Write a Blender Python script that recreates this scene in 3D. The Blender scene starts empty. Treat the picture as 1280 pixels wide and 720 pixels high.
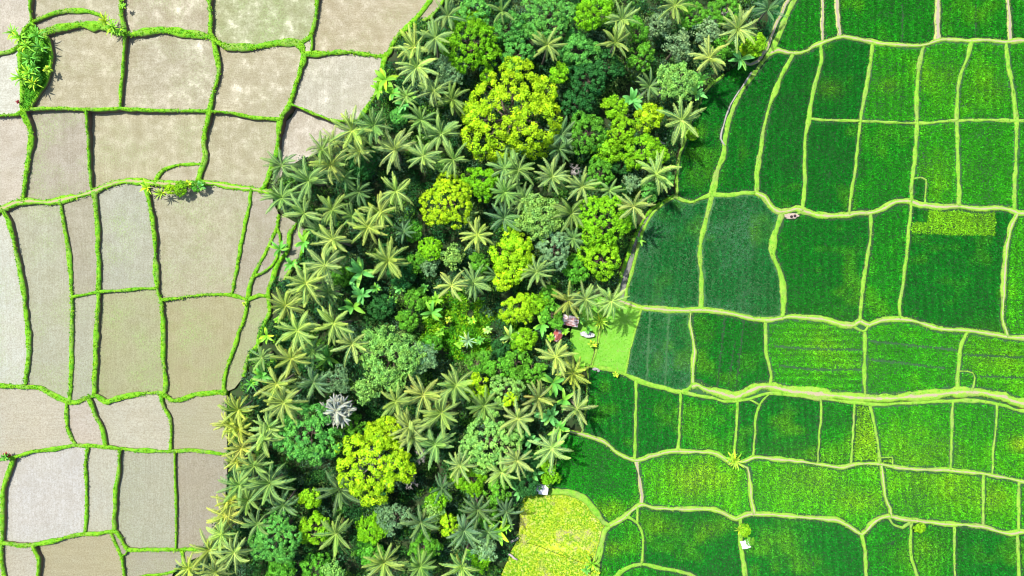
import bpy, math, random
import numpy as np

random.seed(7)
RNG = np.random.default_rng(11)
SC = bpy.context.scene
COL = SC.collection
PI = math.pi

# ----------------------------------------------------------------------------
# survey frame: plan coordinates (u right, v down, 0.165 m per unit) of the site
# ----------------------------------------------------------------------------
H = 141.0
S = 2 * H * 0.75 / 1280.0
U0, U1, V0, V1 = -160, 1440, -160, 880

XL_V = [-160, 0, 70, 150, 190, 240, 280, 400, 490, 560, 650, 720, 880]
XL_U = [600, 545, 485, 445, 350, 332, 345, 310, 283, 284, 270, 225, 205]
XR_V = [-160, 0, 60, 90, 180, 240, 375, 460, 540, 610, 660, 720, 880]
XR_U = [1010, 985, 955, 905, 850, 845, 770, 735, 710, 690, 650, 635, 620]


def sstep(x):
    x = np.clip(x, 0, 1)
    return x * x * (3 - 2 * x)


def T(u, v):
    u = np.clip(np.asarray(u, float), U0, U1)
    v = np.clip(np.asarray(v, float), V0, V1)
    xl = np.interp(v, XL_V, XL_U)
    xr = np.interp(v, XR_V, XR_U)
    left = np.maximum(0, xl - u) * S * 0.038
    right = np.maximum(0, u - xr) * S * 0.006
    d = np.minimum(u - xl, xr - u) * S
    return left + right - 3.2 * sstep(d / 20.0)


def at(u, v, z=None):
    """plan point of a surveyed position whose height is z"""
    if z is None:
        z = T(u, v)
    k = S * (H - z) / H
    return (np.asarray(u, float) - 640) * k, (360 - np.asarray(v, float)) * k, z


# ----------------------------------------------------------------------------
# materials
# ----------------------------------------------------------------------------
def new_mat(name):
    m = bpy.data.materials.new(name)
    m.use_nodes = True
    nt = m.node_tree
    nt.nodes.clear()
    return m, nt


class G:
    """tiny node graph helper"""

    def __init__(self, nt):
        self.nt = nt

    def n(self, t, **kw):
        nd = self.nt.nodes.new(t)
        for k, v in kw.items():
            if k.startswith('i_'):
                nd.inputs[k[2:].replace('_', ' ')].default_value = v
            else:
                setattr(nd, k, v)
        return nd

    def l(self, a, b):
        self.nt.links.new(a, b)

    def mix(self, fac, a, b, mode='MIX'):
        nd = self.n('ShaderNodeMix', data_type='RGBA', blend_type=mode)
        for sock, val in ((nd.inputs[0], fac), (nd.inputs[6], a), (nd.inputs[7], b)):
            if hasattr(val, 'is_output'):
                self.l(val, sock)
            elif isinstance(val, (int, float)):
                sock.default_value = val
            else:
                sock.default_value = tuple(val) + ((1,) if len(val) == 3 else ())
        return nd.outputs[2]

    def noise(self, vec, scale, detail=4, rough=0.55, dist=0.0):
        nd = self.n('ShaderNodeTexNoise')
        nd.inputs['Scale'].default_value = scale
        nd.inputs['Detail'].default_value = detail
        nd.inputs['Roughness'].default_value = rough
        nd.inputs['Distortion'].default_value = dist
        if vec is not None:
            self.l(vec, nd.inputs['Vector'])
        return nd.outputs['Fac']

    def ramp(self, fac, lo, hi, a=0.0, b=1.0):
        nd = self.n('ShaderNodeMapRange')
        nd.inputs[1].default_value = lo
        nd.inputs[2].default_value = hi
        nd.inputs[3].default_value = a
        nd.inputs[4].default_value = b
        self.l(fac, nd.inputs[0])
        return nd.outputs[0]

    def math(self, op, a, b=0.0):
        nd = self.n('ShaderNodeMath', operation=op)
        for i, val in enumerate((a, b)):
            if hasattr(val, 'is_output'):
                self.l(val, nd.inputs[i])
            else:
                nd.inputs[i].default_value = val
        return nd.outputs[0]

    def mapping(self, vec, scale):
        nd = self.n('ShaderNodeMapping')
        nd.inputs['Scale'].default_value = scale
        self.l(vec, nd.inputs['Vector'])
        return nd.outputs[0]

    def out(self, col, rough=0.6, spec=0.3, bump=None, bstr=0.3, bdist=0.1, transl=0.0):
        p = self.n('ShaderNodeBsdfPrincipled')
        if hasattr(col, 'is_output'):
            self.l(col, p.inputs['Base Color'])
        else:
            p.inputs['Base Color'].default_value = tuple(col) + (1,)
        if hasattr(rough, 'is_output'):
            self.l(rough, p.inputs['Roughness'])
        else:
            p.inputs['Roughness'].default_value = rough
        p.inputs['Specular IOR Level'].default_value = spec
        if bump is not None:
            b = self.n('ShaderNodeBump')
            b.inputs['Strength'].default_value = bstr
            b.inputs['Distance'].default_value = bdist
            self.l(bump, b.inputs['Height'])
            self.l(b.outputs[0], p.inputs['Normal'])
        o = self.n('ShaderNodeOutputMaterial')
        if transl > 0:
            t = self.n('ShaderNodeBsdfTranslucent')
            if hasattr(col, 'is_output'):
                self.l(col, t.inputs['Color'])
            ms = self.n('ShaderNodeMixShader')
            ms.inputs[0].default_value = transl
            self.l(p.outputs[0], ms.inputs[1])
            self.l(t.outputs[0], ms.inputs[2])
            self.l(ms.outputs[0], o.inputs['Surface'])
        else:
            self.l(p.outputs[0], o.inputs['Surface'])


def leaf_material(name, rough=0.5, spec=0.3, transl=0.25):
    m, nt = new_mat(name)
    g = G(nt)
    a = g.n('ShaderNodeAttribute', attribute_name='tint').outputs['Color']
    oi = g.n('ShaderNodeObjectInfo').outputs['Color']
    col = g.mix(1.0, a, oi, 'MULTIPLY')
    g.out(col, rough, spec, transl=transl)
    return m


def plain_material(name, col, rough=0.8, spec=0.2, nscale=2.0, var=0.35, col2=None):
    m, nt = new_mat(name)
    g = G(nt)
    pos = g.n('ShaderNodeNewGeometry').outputs['Position']
    f = g.noise(pos, nscale, 6, 0.65)
    c2 = col2 or tuple(c * (1 - var) for c in col)
    c = g.mix(g.ramp(f, 0.35, 0.65), c2, col)
    g.out(c, rough, spec, bump=f, bstr=0.4, bdist=0.05)
    return m


def mud_material():
    m, nt = new_mat('wet_paddy_mud')
    g = G(nt)
    pos = g.n('ShaderNodeNewGeometry').outputs['Position']
    uv = g.n('ShaderNodeUVMap', uv_map='rows').outputs[0]
    oi = g.n('ShaderNodeObjectInfo')
    base = oi.outputs['Color']
    amount = oi.outputs['Alpha']
    big = g.noise(pos, 0.09, 4, 0.55)
    mid = g.noise(pos, 0.45, 5, 0.62)
    fine = g.noise(pos, 3.2, 4, 0.75)
    rows = g.noise(g.mapping(uv, (2.6, 0.06, 1)), 1.0, 3, 0.55)
    rows2 = g.noise(g.mapping(uv, (7.0, 0.35, 1)), 1.0, 2, 0.6)
    c = g.mix(g.ramp(big, 0.35, 0.68), base, g.mix(1.0, base, (0.93, 0.97, 1.04), 'MULTIPLY'))
    c = g.mix(g.ramp(mid, 0.38, 0.72, 0.0, 0.5), c, g.mix(1.0, base, (0.80, 0.76, 0.68), 'MULTIPLY'))
    c = g.mix(g.ramp(rows, 0.42, 0.60, 0.0, 0.36), c, g.mix(1.0, base, (0.72, 0.69, 0.66), 'MULTIPLY'))
    c = g.mix(g.ramp(rows2, 0.50, 0.64, 0.0, 0.35), c, g.mix(1.0, base, (1.18, 1.18, 1.22), 'MULTIPLY'))
    # sprouting seedlings, in broad drifts broken into specks along the rows
    dr = g.ramp(g.noise(pos, 0.13, 3, 0.6), 0.44, 0.66)
    sp = g.ramp(g.noise(g.mapping(uv, (4.0, 1.6, 1)), 1.0, 3, 0.7), 0.42, 0.62)
    gfac = g.math('MULTIPLY', g.math('MULTIPLY', dr, sp), amount)
    c = g.mix(gfac, c, (0.17, 0.24, 0.08))
    # darker algae and stubble specks
    st = g.math('MULTIPLY', g.ramp(fine, 0.60, 0.72, 0, 0.6), g.ramp(g.noise(pos, 0.22, 2), 0.45, 0.62))
    c = g.mix(st, c, g.mix(1.0, base, (0.50, 0.45, 0.36), 'MULTIPLY'))
    # clods, stubble and little pools
    f5 = g.noise(pos, 3.6, 5, 0.85)
    c = g.mix(g.ramp(f5, 0.46, 0.62, 0, 0.9), c, g.mix(1.0, base, (0.62, 0.58, 0.52), 'MULTIPLY'))
    c = g.mix(g.ramp(f5, 0.44, 0.30, 0, 0.45), c, g.mix(1.0, base, (1.28, 1.28, 1.30), 'MULTIPLY'))
    damp = g.ramp(g.noise(pos, 0.16, 5, 0.7, 0.6), 0.56, 0.66, 0, 0.35)
    c = g.mix(damp, c, g.mix(1.0, base, (0.74, 0.72, 0.68), 'MULTIPLY'))
    rough = g.ramp(mid, 0.3, 0.7, 0.34, 0.75)
    g.out(c, rough, 0.16, bump=g.math('ADD', rows, g.math('MULTIPLY', fine, 0.5)), bstr=0.25, bdist=0.05)
    return m


def bank_material(name, ca, cb, cdirt, dirt, dry):
    """grassy bank; a worn dirt strip of half-width `dirt` runs along the top"""
    m, nt = new_mat(name)
    g = G(nt)
    pos = g.n('ShaderNodeNewGeometry').outputs['Position']
    uv = g.n('ShaderNodeUVMap', uv_map='rows').outputs[0]
    sep = g.n('ShaderNodeSeparateXYZ')
    g.l(uv, sep.inputs[0])
    across = g.math('ABSOLUTE', sep.outputs['X'])
    f1 = g.noise(pos, 1.1, 5, 0.65)
    f2 = g.noise(pos, 5.0, 3, 0.7)
    c = g.mix(g.ramp(f1, 0.35, 0.66), ca, cb)
    f0 = g.noise(pos, 0.28, 4, 0.7)
    c = g.mix(g.ramp(f2, 0.45, 0.75, 0, 0.5), c, dry)
    c = g.mix(g.math('MULTIPLY', g.ramp(f0, 0.52, 0.62), g.ramp(f2, 0.35, 0.6, 0.1, 0.55)), c, (0.20, 0.18, 0.09))
    # bare earth low on the flanks
    c = g.mix(g.ramp(g.math('ADD', across, g.math('MULTIPLY', f1, 0.25)), 1.15, 1.34), c, (0.12, 0.085, 0.055))
    if dirt > 0:
        wob = g.math('ADD', across, g.math('MULTIPLY', g.math('SUBTRACT', f1, 0.5), 1.3))
        c = g.mix(g.ramp(wob, dirt * 0.8, dirt * 1.2, 0.95, 0.0), c, g.mix(f2, cdirt, tuple(x * 0.7 for x in cdirt)))
    g.out(c, 0.85, 0.15, bump=f2, bstr=0.5, bdist=0.12)
    return m


def ground_material(name, cols, rough=0.9, scale=0.35, tinted=False):
    m, nt = new_mat(name)
    g = G(nt)
    pos = g.n('ShaderNodeNewGeometry').outputs['Position']
    f1 = g.noise(pos, scale, 6, 0.62)
    f2 = g.noise(pos, scale * 3.7, 5, 0.7, 0.4)
    f3 = g.noise(pos, scale * 16, 3, 0.7)
    c = g.mix(g.ramp(f1, 0.36, 0.64), cols[0], cols[1])
    c = g.mix(g.ramp(f2, 0.48, 0.66, 0, 0.8), c, cols[2])
    c = g.mix(g.ramp(f3, 0.40, 0.70, 0, 0.4), c, cols[3])
    if tinted:
        c = g.mix(1.0, c, g.n('ShaderNodeObjectInfo').outputs['Color'], 'MULTIPLY')
    g.out(c, rough, 0.15, bump=f3, bstr=0.5, bdist=0.1)
    return m


M_LEAF = leaf_material('broad_leaves', 0.55, 0.12, 0.30)
M_FROND = leaf_material('palm_leaflets', 0.45, 0.22, 0.22)
M_RICE = leaf_material('rice_blades', 0.6, 0.05, 0.35)
M_GRASS = leaf_material('grass_blades', 0.65, 0.08, 0.30)
M_MUD = mud_material()
M_SOIL = ground_material('paddy_soil', [(0.010, 0.042, 0.010), (0.016, 0.055, 0.014), (0.024, 0.06, 0.024), (0.03, 0.055, 0.03)], 0.85, tinted=True)
M_DITCH = ground_material('ditch_bed', [(0.10, 0.11, 0.10), (0.15, 0.15, 0.13), (0.08, 0.10, 0.07), (0.2, 0.2, 0.18)], 0.4)
M_FLOOR = ground_material('forest_floor', [(0.02, 0.045, 0.012), (0.035, 0.04, 0.02), (0.02, 0.06, 0.012), (0.03, 0.05, 0.015)])
M_PATCH = ground_material('wild_grass', [(0.04, 0.20, 0.008), (0.07, 0.26, 0.01), (0.12, 0.30, 0.015), (0.03, 0.15, 0.008)])
M_LAWN = ground_material('lawn_grass', [(0.10, 0.30, 0.02), (0.14, 0.34, 0.03), (0.17, 0.34, 0.06), (0.09, 0.26, 0.02)])
M_MEADOW = ground_material('meadow_grass', [(0.26, 0.36, 0.02), (0.34, 0.38, 0.02), (0.38, 0.34, 0.15), (0.22, 0.34, 0.02)], 0.9, 0.3)
M_BANK = {
    'g': bank_material('lush_bank', (0.05, 0.25, 0.006), (0.16, 0.36, 0.01), (0.2, 0.2, 0.1), 0, (0.24, 0.34, 0.04)),
    't': bank_material('trodden_lush_bank', (0.06, 0.28, 0.006), (0.18, 0.40, 0.01), (0.34, 0.28, 0.16), 0.30, (0.22, 0.32, 0.04)),
    'r': bank_material('lime_bank', (0.085, 0.28, 0.012), (0.20, 0.35, 0.035), (0.4, 0.36, 0.25), 0.0, (0.25, 0.36, 0.07)),
    'n': bank_material('narrow_lime_bank', (0.10, 0.29, 0.015), (0.21, 0.36, 0.04), (0.4, 0.36, 0.25), 0.0, (0.25, 0.36, 0.07)),
    'p': bank_material('footpath_bank', (0.10, 0.29, 0.012), (0.21, 0.35, 0.035), (0.345, 0.285, 0.19), 0.24, (0.27, 0.37, 0.08)),
    'd': bank_material('bare_earth_bank', (0.25, 0.36, 0.05), (0.32, 0.36, 0.12), (0.30, 0.25, 0.20), 0.62, (0.36, 0.36, 0.18)),
    'c': bank_material('concrete_channel', (0.26, 0.25, 0.22), (0.32, 0.31, 0.28), (0.30, 0.29, 0.27), 0.9, (0.22, 0.22, 0.18)),
}
M_BARK = plain_material('palm_bark', (0.22, 0.18, 0.14), nscale=3.0)
M_WOOD = plain_material('tree_bark', (0.13, 0.10, 0.075), nscale=2.0)
M_TWIG = plain_material('bare_grey_twigs', (0.42, 0.39, 0.36), nscale=2.0)

# ----------------------------------------------------------------------------
# mesh helpers
# ----------------------------------------------------------------------------
def link(name, data, parent=None, mat=None):
    o = bpy.data.objects.new(name, data)
    COL.objects.link(o)
    if parent is not None:
        o.parent = parent
    if mat is not None and len(data.materials) == 0:
        data.materials.append(mat)
    return o


def tag(o, label=None, cat=None, group=None, kind=None):
    if label:
        o['label'] = label
    if cat:
        o['category'] = cat
    if group:
        o['group'] = group
    if kind:
        o['kind'] = kind
    return o


def thing(name, loc, rz=0.0):
    o = bpy.data.objects.new(name, None)
    o.empty_display_size = 0.2
    COL.objects.link(o)
    o.location = loc
    o.rotation_euler = (0, 0, rz)
    return o


def quad_mesh(name, V, tint=None, smooth=False):
    """V: (N,4,3) quads -> mesh; tint: (N,3) or (N,4,3)"""
    V = np.asarray(V, np.float32)
    n = len(V)
    me = bpy.data.meshes.new(name)
    me.vertices.add(n * 4)
    me.vertices.foreach_set('co', V.reshape(-1))
    me.loops.add(n * 4)
    me.loops.foreach_set('vertex_index', np.arange(n * 4, dtype=np.int32))
    me.polygons.add(n)
    me.polygons.foreach_set('loop_start', np.arange(0, n * 4, 4, dtype=np.int32))
    if tint is not None:
        tint = np.asarray(tint, np.float32)
        if tint.ndim == 2:
            tint = np.repeat(tint[:, None, :], 4, 1)
        a = me.attributes.new('tint', 'FLOAT_COLOR', 'POINT')
        rgba = np.ones((n * 4, 4), np.float32)
        rgba[:, :3] = np.maximum(tint.reshape(-1, 3), 0)
        a.data.foreach_set('color', rgba.reshape(-1))
    me.update(calc_edges=True)
    return me


def unit(a):
    return a / np.maximum(np.linalg.norm(a, axis=-1, keepdims=True), 1e-9)


def kites(base, d, n, L, W, lift=0.12):
    """leaf shaped quads: from base along d, normal about n, length L, width W"""
    d = unit(d)
    s = unit(np.cross(d, n))
    n2 = np.cross(s, d)
    L = np.asarray(L)[:, None]
    W = np.asarray(W)[:, None]
    mid = base + d * L * 0.5 + n2 * L * lift
    return np.stack([base, mid - s * W * 0.5, base + d * L, mid + s * W * 0.5], 1)


class Tube:
    """accumulates tapered tubes and boxes into one mesh"""

    def __init__(self):
        self.v, self.f = [], []

    def tube(self, pts, rad, sides=7, cap=True):
        pts = np.asarray(pts, float)
        b = len(self.v)
        up = np.array([0.31, 0.2, 0.93])
        for i, p in enumerate(pts):
            t = pts[min(i + 1, len(pts) - 1)] - pts[max(i - 1, 0)]
            t = t / max(np.linalg.norm(t), 1e-9)
            ref = np.array([1.0, 0, 0]) if abs(t[0]) < 0.8 else np.array([0, 1.0, 0])
            a = np.cross(t, ref)
            a /= np.linalg.norm(a)
            c = np.cross(t, a)
            for k in range(sides):
                w = 2 * PI * k / sides
                self.v.append(tuple(p + rad[i] * (math.cos(w) * a + math.sin(w) * c)))
        for i in range(len(pts) - 1):
            for k in range(sides):
                k2 = (k + 1) % sides
                self.f.append((b + i * sides + k, b + i * sides + k2, b + (i + 1) * sides + k2, b + (i + 1) * sides + k))
        if cap:
            self.f.append(tuple(b + (len(pts) - 1) * sides + k for k in range(sides)))
            self.f.append(tuple(b + k for k in reversed(range(sides))))
        return self

    def box(self, c, size, rz=0.0):
        b = len(self.v)
        cs, sn = math.cos(rz), math.sin(rz)
        for dz in (-.5, .5):
            for dx, dy in ((-.5, -.5), (.5, -.5), (.5, .5), (-.5, .5)):
                x, y = dx * size[0], dy * size[1]
                self.v.append((c[0] + x * cs - y * sn, c[1] + x * sn + y * cs, c[2] + dz * size[2]))
        for q in ((0, 3, 2, 1), (4, 5, 6, 7), (0, 1, 5, 4), (1, 2, 6, 5), (2, 3, 7, 6), (3, 0, 4, 7)):
            self.f.append(tuple(b + i for i in q))
        return self

    def grid(self, P):
        """P: (nu,nv,3) sheet"""
        b = len(self.v)
        nu, nv = len(P), len(P[0])
        for r in P:
            for p in r:
                self.v.append(tuple(p))
        for i in range(nu - 1):
            for j in range(nv - 1):
                self.f.append((b + i * nv + j, b + (i + 1) * nv + j, b + (i + 1) * nv + j + 1, b + i * nv + j + 1))
        return self

    def mesh(self, name, mat=None, smooth=True):
        me = bpy.data.meshes.new(name)
        me.from_pydata(self.v, [], self.f)
        if smooth:
            me.polygons.foreach_set('use_smooth', [True] * len(me.polygons))
        if mat:
            me.materials.append(mat)
        me.update()
        return me


# ----------------------------------------------------------------------------
# banks and paths: plan polylines   (type, half width in plan units, points)
# type '-' is only a boundary between two kinds of ground
# ----------------------------------------------------------------------------
LINES = [
    # --- flooded fields on the left
    ('g', 2.2, [(37, -20), (37, 0), (39, 28)]),
    ('g', 2.8, [(39, 28), (50, 23), (62, 18), (85, 13), (108, 14), (122, 18), (135, 25)]),
    ('g', 5.0, [(50, 42), (70, 35), (100, 31), (130, 34), (155, 43), (180, 40), (200, 37), (230, 41), (262, 46), (270, 51), (282, 58), (300, 59), (320, 58), (345, 54), (372, 53), (379, 62)]),
    ('g', 3.0, [(152, -20), (151, 0), (153, 28), (156, 43)]),
    ('g', 3.2, [(262, -20), (261, 0), (263, 20), (262, 40), (266, 48), (270, 70), (274, 88), (269, 108), (263, 130), (259, 150), (254, 178), (257, 192), (254, 207), (246, 221)]),
    ('g', 2.0, [(156, 45), (154, 80), (151, 110), (150, 136)]),
    ('g', 2.3, [(28, 138), (38, 136), (75, 135), (110, 137), (150, 136), (200, 138), (262, 139), (290, 142), (320, 147), (349, 149)]),
    ('g', 3.5, [(26, 52), (24, 75), (28, 110), (28, 140), (37, 158), (38, 180), (34, 205), (28, 250)]),
    ('g', 2.2, [(50, 42), (60, 48), (64, 72), (59, 100), (46, 120), (38, 136)]),
    ('g', 2.0, [(39, 28), (46, 36), (50, 42)]),
    ('g', 2.5, [(39, 28), (30, 38), (26, 54), (39, 45), (50, 42)]),
    ('g', 2.6, [(-30, 72), (0, 67), (15, 63), (25, 56)]),
    ('g', 2.6, [(-30, 144), (0, 144), (20, 144), (27, 139)]),
    ('g', 1.7, [(107, 137), (109, 160), (110, 180), (112, 215), (114, 236)]),
    ('t', 4.6, [(-30, 272), (0, 262), (27, 252), (60, 253), (90, 247), (120, 238), (145, 228), (170, 226), (185, 228), (215, 230), (245, 229), (265, 229), (290, 233), (318, 237), (340, 240)]),
    ('g', 2.2, [(193, 226), (205, 212), (225, 206), (253, 205)]),
    ('g', 2.8, [(2, 263), (10, 277), (18, 305), (25, 340), (29, 360), (32, 390), (35, 420), (35, 450), (31, 483)]),
    ('g', 2.6, [(75, 252), (80, 280), (86, 320), (89, 360), (90, 400), (89, 450), (87, 502)]),
    ('g', 3.0, [(117, 241), (121, 270), (122, 310), (123, 360), (121, 400), (119, 450), (117, 495)]),
    ('g', 3.0, [(179, 230), (187, 255), (193, 300), (195, 340), (197, 365), (202, 380), (204, 410), (204, 450), (207, 480), (204, 494)]),
    ('g', 2.4, [(314, 238), (310, 265), (302, 300), (296, 335), (291, 362), (289, 370)]),
    ('g', 2.0, [(90, 371), (108, 368), (122, 365), (150, 363), (196, 360)]),
    ('g', 2.4, [(200, 375), (230, 371), (260, 368), (290, 369), (309, 375)]),
    ('g', 2.6, [(348, 268), (347, 281), (337, 305), (326, 327), (313, 354), (309, 375), (306, 395), (294, 429), (281, 470), (279, 491)]),
    ('g', 2.0, [(347, 285), (351, 305), (341, 331), (326, 342), (318, 346)]),
    ('g', 3.0, [(371, 279), (362, 292), (360, 312), (347, 329), (341, 346), (335, 369), (337, 390), (328, 410), (321, 432), (309, 451), (306, 472)]),
    ('g', 2.2, [(309, 375), (324, 369), (335, 371)]),
    ('g', 2.4, [(381, 288), (379, 301), (375, 324), (362, 339), (354, 354)]),
    ('g', 2.4, [(397, 387), (386, 406), (374, 420)]),
    ('g', 2.4, [(360, 399), (349, 414), (343, 429)]),
    ('g', 3.6, [(-30, 481), (0, 482), (30, 484), (50, 485), (65, 493), (80, 501), (95, 503), (110, 497), (120, 494), (133, 503), (150, 497), (175, 493), (203, 492), (215, 502), (225, 500), (245, 493), (268, 491), (284, 491)]),
    ('g', 2.4, [(83, 502), (83, 525), (87, 542), (95, 558)]),
    ('g', 2.6, [(110, 498), (120, 520), (128, 537), (132, 559)]),
    ('g', 2.4, [(200, 493), (205, 510), (212, 522), (214, 540), (213, 564)]),
    ('g', 2.6, [(-30, 580), (0, 574), (15, 572), (40, 565), (70, 561), (98, 557), (134, 559), (170, 563), (213, 564), (240, 563), (265, 566), (284, 568)]),
    ('g', 2.8, [(17, 573), (10, 590), (4, 610), (3, 635), (3, 660), (3, 679)]),
    ('g', 2.4, [(110, 559), (107, 580), (108, 610), (108, 645), (106, 668)]),
    ('g', 2.4, [(150, 561), (148, 590), (144, 610), (143, 640), (142, 666)]),
    ('g', 1.5, [(219, 566), (219, 600), (220, 640), (220, 687)]),
    ('g', 3.0, [(-30, 670), (0, 678), (30, 682), (60, 678), (90, 670), (107, 668), (125, 667), (145, 664), (152, 674), (160, 687), (190, 687), (220, 687), (240, 687), (258, 688)]),
    ('g', 2.4, [(40, 682), (48, 700), (47, 720), (46, 740)]),
    ('g', 2.2, [(138, 667), (147, 685), (152, 696), (155, 720), (156, 740)]),
    ('g', 1.8, [(152, 695), (157, 693), (160, 687)]),
    ('g', 2.4, [(227, 688), (229, 700), (231, 708)]),
    ('g', 1.8, [(172, 740), (176, 722), (200, 718), (222, 714)]),
    ('g', 2.4, [(0, 690), (3, 705), (5, 720), (5, 740)]),
    ('g', 3.2, [(398, -20), (396, 0), (395, 20), (390, 40), (387, 47), (376, 53)]),
    ('g', 1.6, [(390, 42), (389, 64)]),
    ('g', 3.4, [(377, 53), (380, 70), (376, 85), (370, 105), (365, 120), (361, 132), (352, 145), (349, 155), (347, 180), (344, 195), (338, 210), (333, 228), (326, 239)]),
    ('g', 3.6, [(379, 67), (400, 67), (430, 65), (460, 68), (478, 71), (487, 66), (490, 55), (500, 42), (515, 28), (530, 12), (537, 0), (540, -20)]),
    ('g', 2.6, [(502, 40), (512, 35), (525, 28), (541, 19), (550, 8), (556, -3), (560, -20)]),
    ('g', 3.2, [(482, 70), (477, 90), (472, 110), (464, 127), (449, 148), (448, 152)]),
    ('g', 1.8, [(363, 130), (380, 137), (400, 145), (420, 151), (448, 151)]),
    ('-', 0, [(448, 151), (425, 172), (400, 190), (372, 200), (352, 215), (340, 240), (348, 268), (360, 272), (371, 279), (382, 288)]),
    ('-', 0, [(354, 354), (341, 348)]),
    ('-', 0, [(305, 470), (292, 486), (280, 491)]),
    ('-', 0, [(283, 491), (284, 530), (284, 568), (283, 610), (275, 645), (257, 688), (240, 700), (220, 714), (212, 740)]),
    # --- rice terraces on the right
    ('r', 3.6, [(1001, -20), (993, 0), (980, 27), (971, 52), (961, 68), (945, 88), (930, 110), (917, 133), (910, 155), (906, 180), (904, 198), (896, 215), (891, 240), (886, 262), (880, 285), (875, 310), (876, 335), (877, 360), (876, 387)]),
    ('d', 2.6, [(990, -20), (982, 5), (970, 32), (962, 52), (955, 66), (948, 76), (938, 81), (931, 80)]),
    ('c', 1.3, [(939, 88), (931, 104), (917, 124), (908, 145), (902, 165), (900, 182)]),
    ('-', 0, [(974, -20), (966, 10), (956, 35), (948, 55), (938, 70), (925, 80), (905, 93)]),
    ('r', 2.0, [(905, 93), (885, 110), (868, 140), (855, 180), (848, 202), (846, 245)]),
    ('-', 0, [(905, 93), (925, 92), (943, 90)]),
    ('r', 3.4, [(842, 245), (853, 250), (864, 253), (876, 248), (890, 243), (910, 244), (930, 241), (944, 242)]),
    ('p', 4.6, [(944, 241), (955, 246), (962, 257), (975, 265), (987, 263), (996, 260), (1006, 264), (1020, 268), (1045, 270), (1075, 266), (1092, 266), (1105, 260), (1120, 252), (1135, 252), (1150, 256), (1175, 259), (1200, 258), (1225, 261), (1250, 260), (1270, 265), (1290, 267)]),
    ('r', 2.4, [(846, 245), (825, 257), (812, 272), (802, 292), (795, 318), (790, 340), (784, 360), (780, 379)]),
    ('g', 2.4, [(842, 244), (820, 257), (805, 274), (793, 297), (783, 325), (775, 350), (770, 374)]),
    ('p', 4.4, [(769, 374), (795, 383), (820, 387), (860, 388), (876, 387), (910, 391), (935, 397), (960, 400), (985, 396), (1010, 397), (1035, 400), (1052, 406), (1065, 407), (1075, 401), (1085, 407), (1100, 401), (1125, 399), (1145, 402), (1165, 408), (1180, 412), (1210, 413), (1235, 417), (1290, 423)]),
    ('r', 2.0, [(1065, 407), (1075, 412), (1081, 415), (1086, 407)]),
    ('r', 4.2, [(978, 265), (971, 285), (966, 305), (966, 320), (974, 337), (979, 357), (980, 376), (978, 397)]),
    ('r', 3.0, [(979, 268), (988, 272), (1000, 266)]),
    ('r', 2.8, [(1088, 267), (1089, 290), (1085, 320), (1080, 350), (1077, 375), (1075, 401)]),
    ('r', 2.4, [(1139, 254), (1137, 280), (1133, 320), (1129, 355), (1125, 375), (1125, 399)]),
    ('p', 3.6, [(1272, 266), (1262, 288), (1257, 320), (1255, 360), (1253, 390), (1254, 405), (1260, 419)]),
    ('p', 3.6, [(961, 68), (972, 62), (985, 65), (1000, 66), (1010, 63), (1022, 55), (1040, 50), (1055, 46), (1080, 51), (1110, 55), (1150, 57), (1165, 53), (1178, 49), (1210, 51), (1235, 50), (1255, 53), (1270, 51), (1290, 51)]),
    ('d', 3.0, [(1029, -20), (1028, 0), (1028, 53)]),
    ('d', 3.4, [(1045, -20), (1047, 20), (1050, 47)]),
    ('d', 4.2, [(1173, -20), (1172, 20), (1172, 51)]),
    ('d', 3.6, [(1260, -20), (1261, 20), (1263, 52)]),
    ('r', 3.6, [(992, 66), (978, 92), (966, 122), (959, 143), (953, 170), (951, 190), (947, 212), (946, 242)]),
    ('r', 2.8, [(1025, 54), (1027, 77), (1019, 103), (1013, 135), (1010, 155), (1006, 180), (1006, 230), (1003, 264)]),
    ('r', 2.6, [(1091, 53), (1088, 80), (1083, 110), (1077, 140), (1074, 165), (1070, 205), (1065, 235), (1061, 268)]),
    ('r', 3.0, [(1155, 56), (1150, 75), (1147, 100), (1146, 130), (1146, 160), (1145, 180), (1142, 210), (1139, 235), (1139, 253)]),
    ('r', 2.8, [(1215, 51), (1208, 75), (1200, 95), (1197, 125), (1196, 150), (1197, 180), (1198, 220), (1199, 258)]),
    ('r', 2.8, [(1258, 53), (1260, 80), (1265, 105), (1269, 135), (1271, 155), (1270, 200), (1268, 235), (1268, 264)]),
    ('n', 2.2, [(1010, 148), (1035, 150), (1074, 151), (1110, 153), (1146, 154), (1180, 152), (1197, 151), (1230, 150), (1271, 151), (1290, 151)]),
    ('n', 1.3, [(1143, 224), (1157, 224), (1156, 257)]),
    ('r', 3.4, [(735, 458), (760, 461), (780, 467), (805, 479), (830, 485), (852, 490), (866, 482)]),
    ('p', 6.8, [(862, 480), (872, 482), (885, 488), (905, 493), (920, 496), (932, 491), (945, 485), (962, 483), (985, 488), (1022, 492), (1060, 496), (1097, 498), (1135, 496), (1172, 493), (1197, 490), (1230, 491), (1255, 496), (1290, 505)]),
    ('r', 2.6, [(852, 490), (885, 497), (920, 502), (960, 492), (990, 494), (1060, 502), (1097, 506), (1135, 504), (1190, 501), (1230, 502), (1255, 507), (1290, 514)]),
    ('n', 1.7, [(802, 386), (795, 410), (788, 435), (782, 467)]),
    ('p', 3.2, [(864, 388), (862, 405), (866, 420), (868, 440), (866, 460), (866, 481)]),
    ('r', 2.6, [(957, 400), (957, 420), (958, 440), (961, 455), (964, 470), (963, 483)]),
    ('r', 3.0, [(1081, 415), (1081, 440), (1081, 465), (1081, 496)]),
    ('r', 2.8, [(1210, 413), (1202, 430), (1199, 450), (1197, 475), (1197, 490)]),
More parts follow.
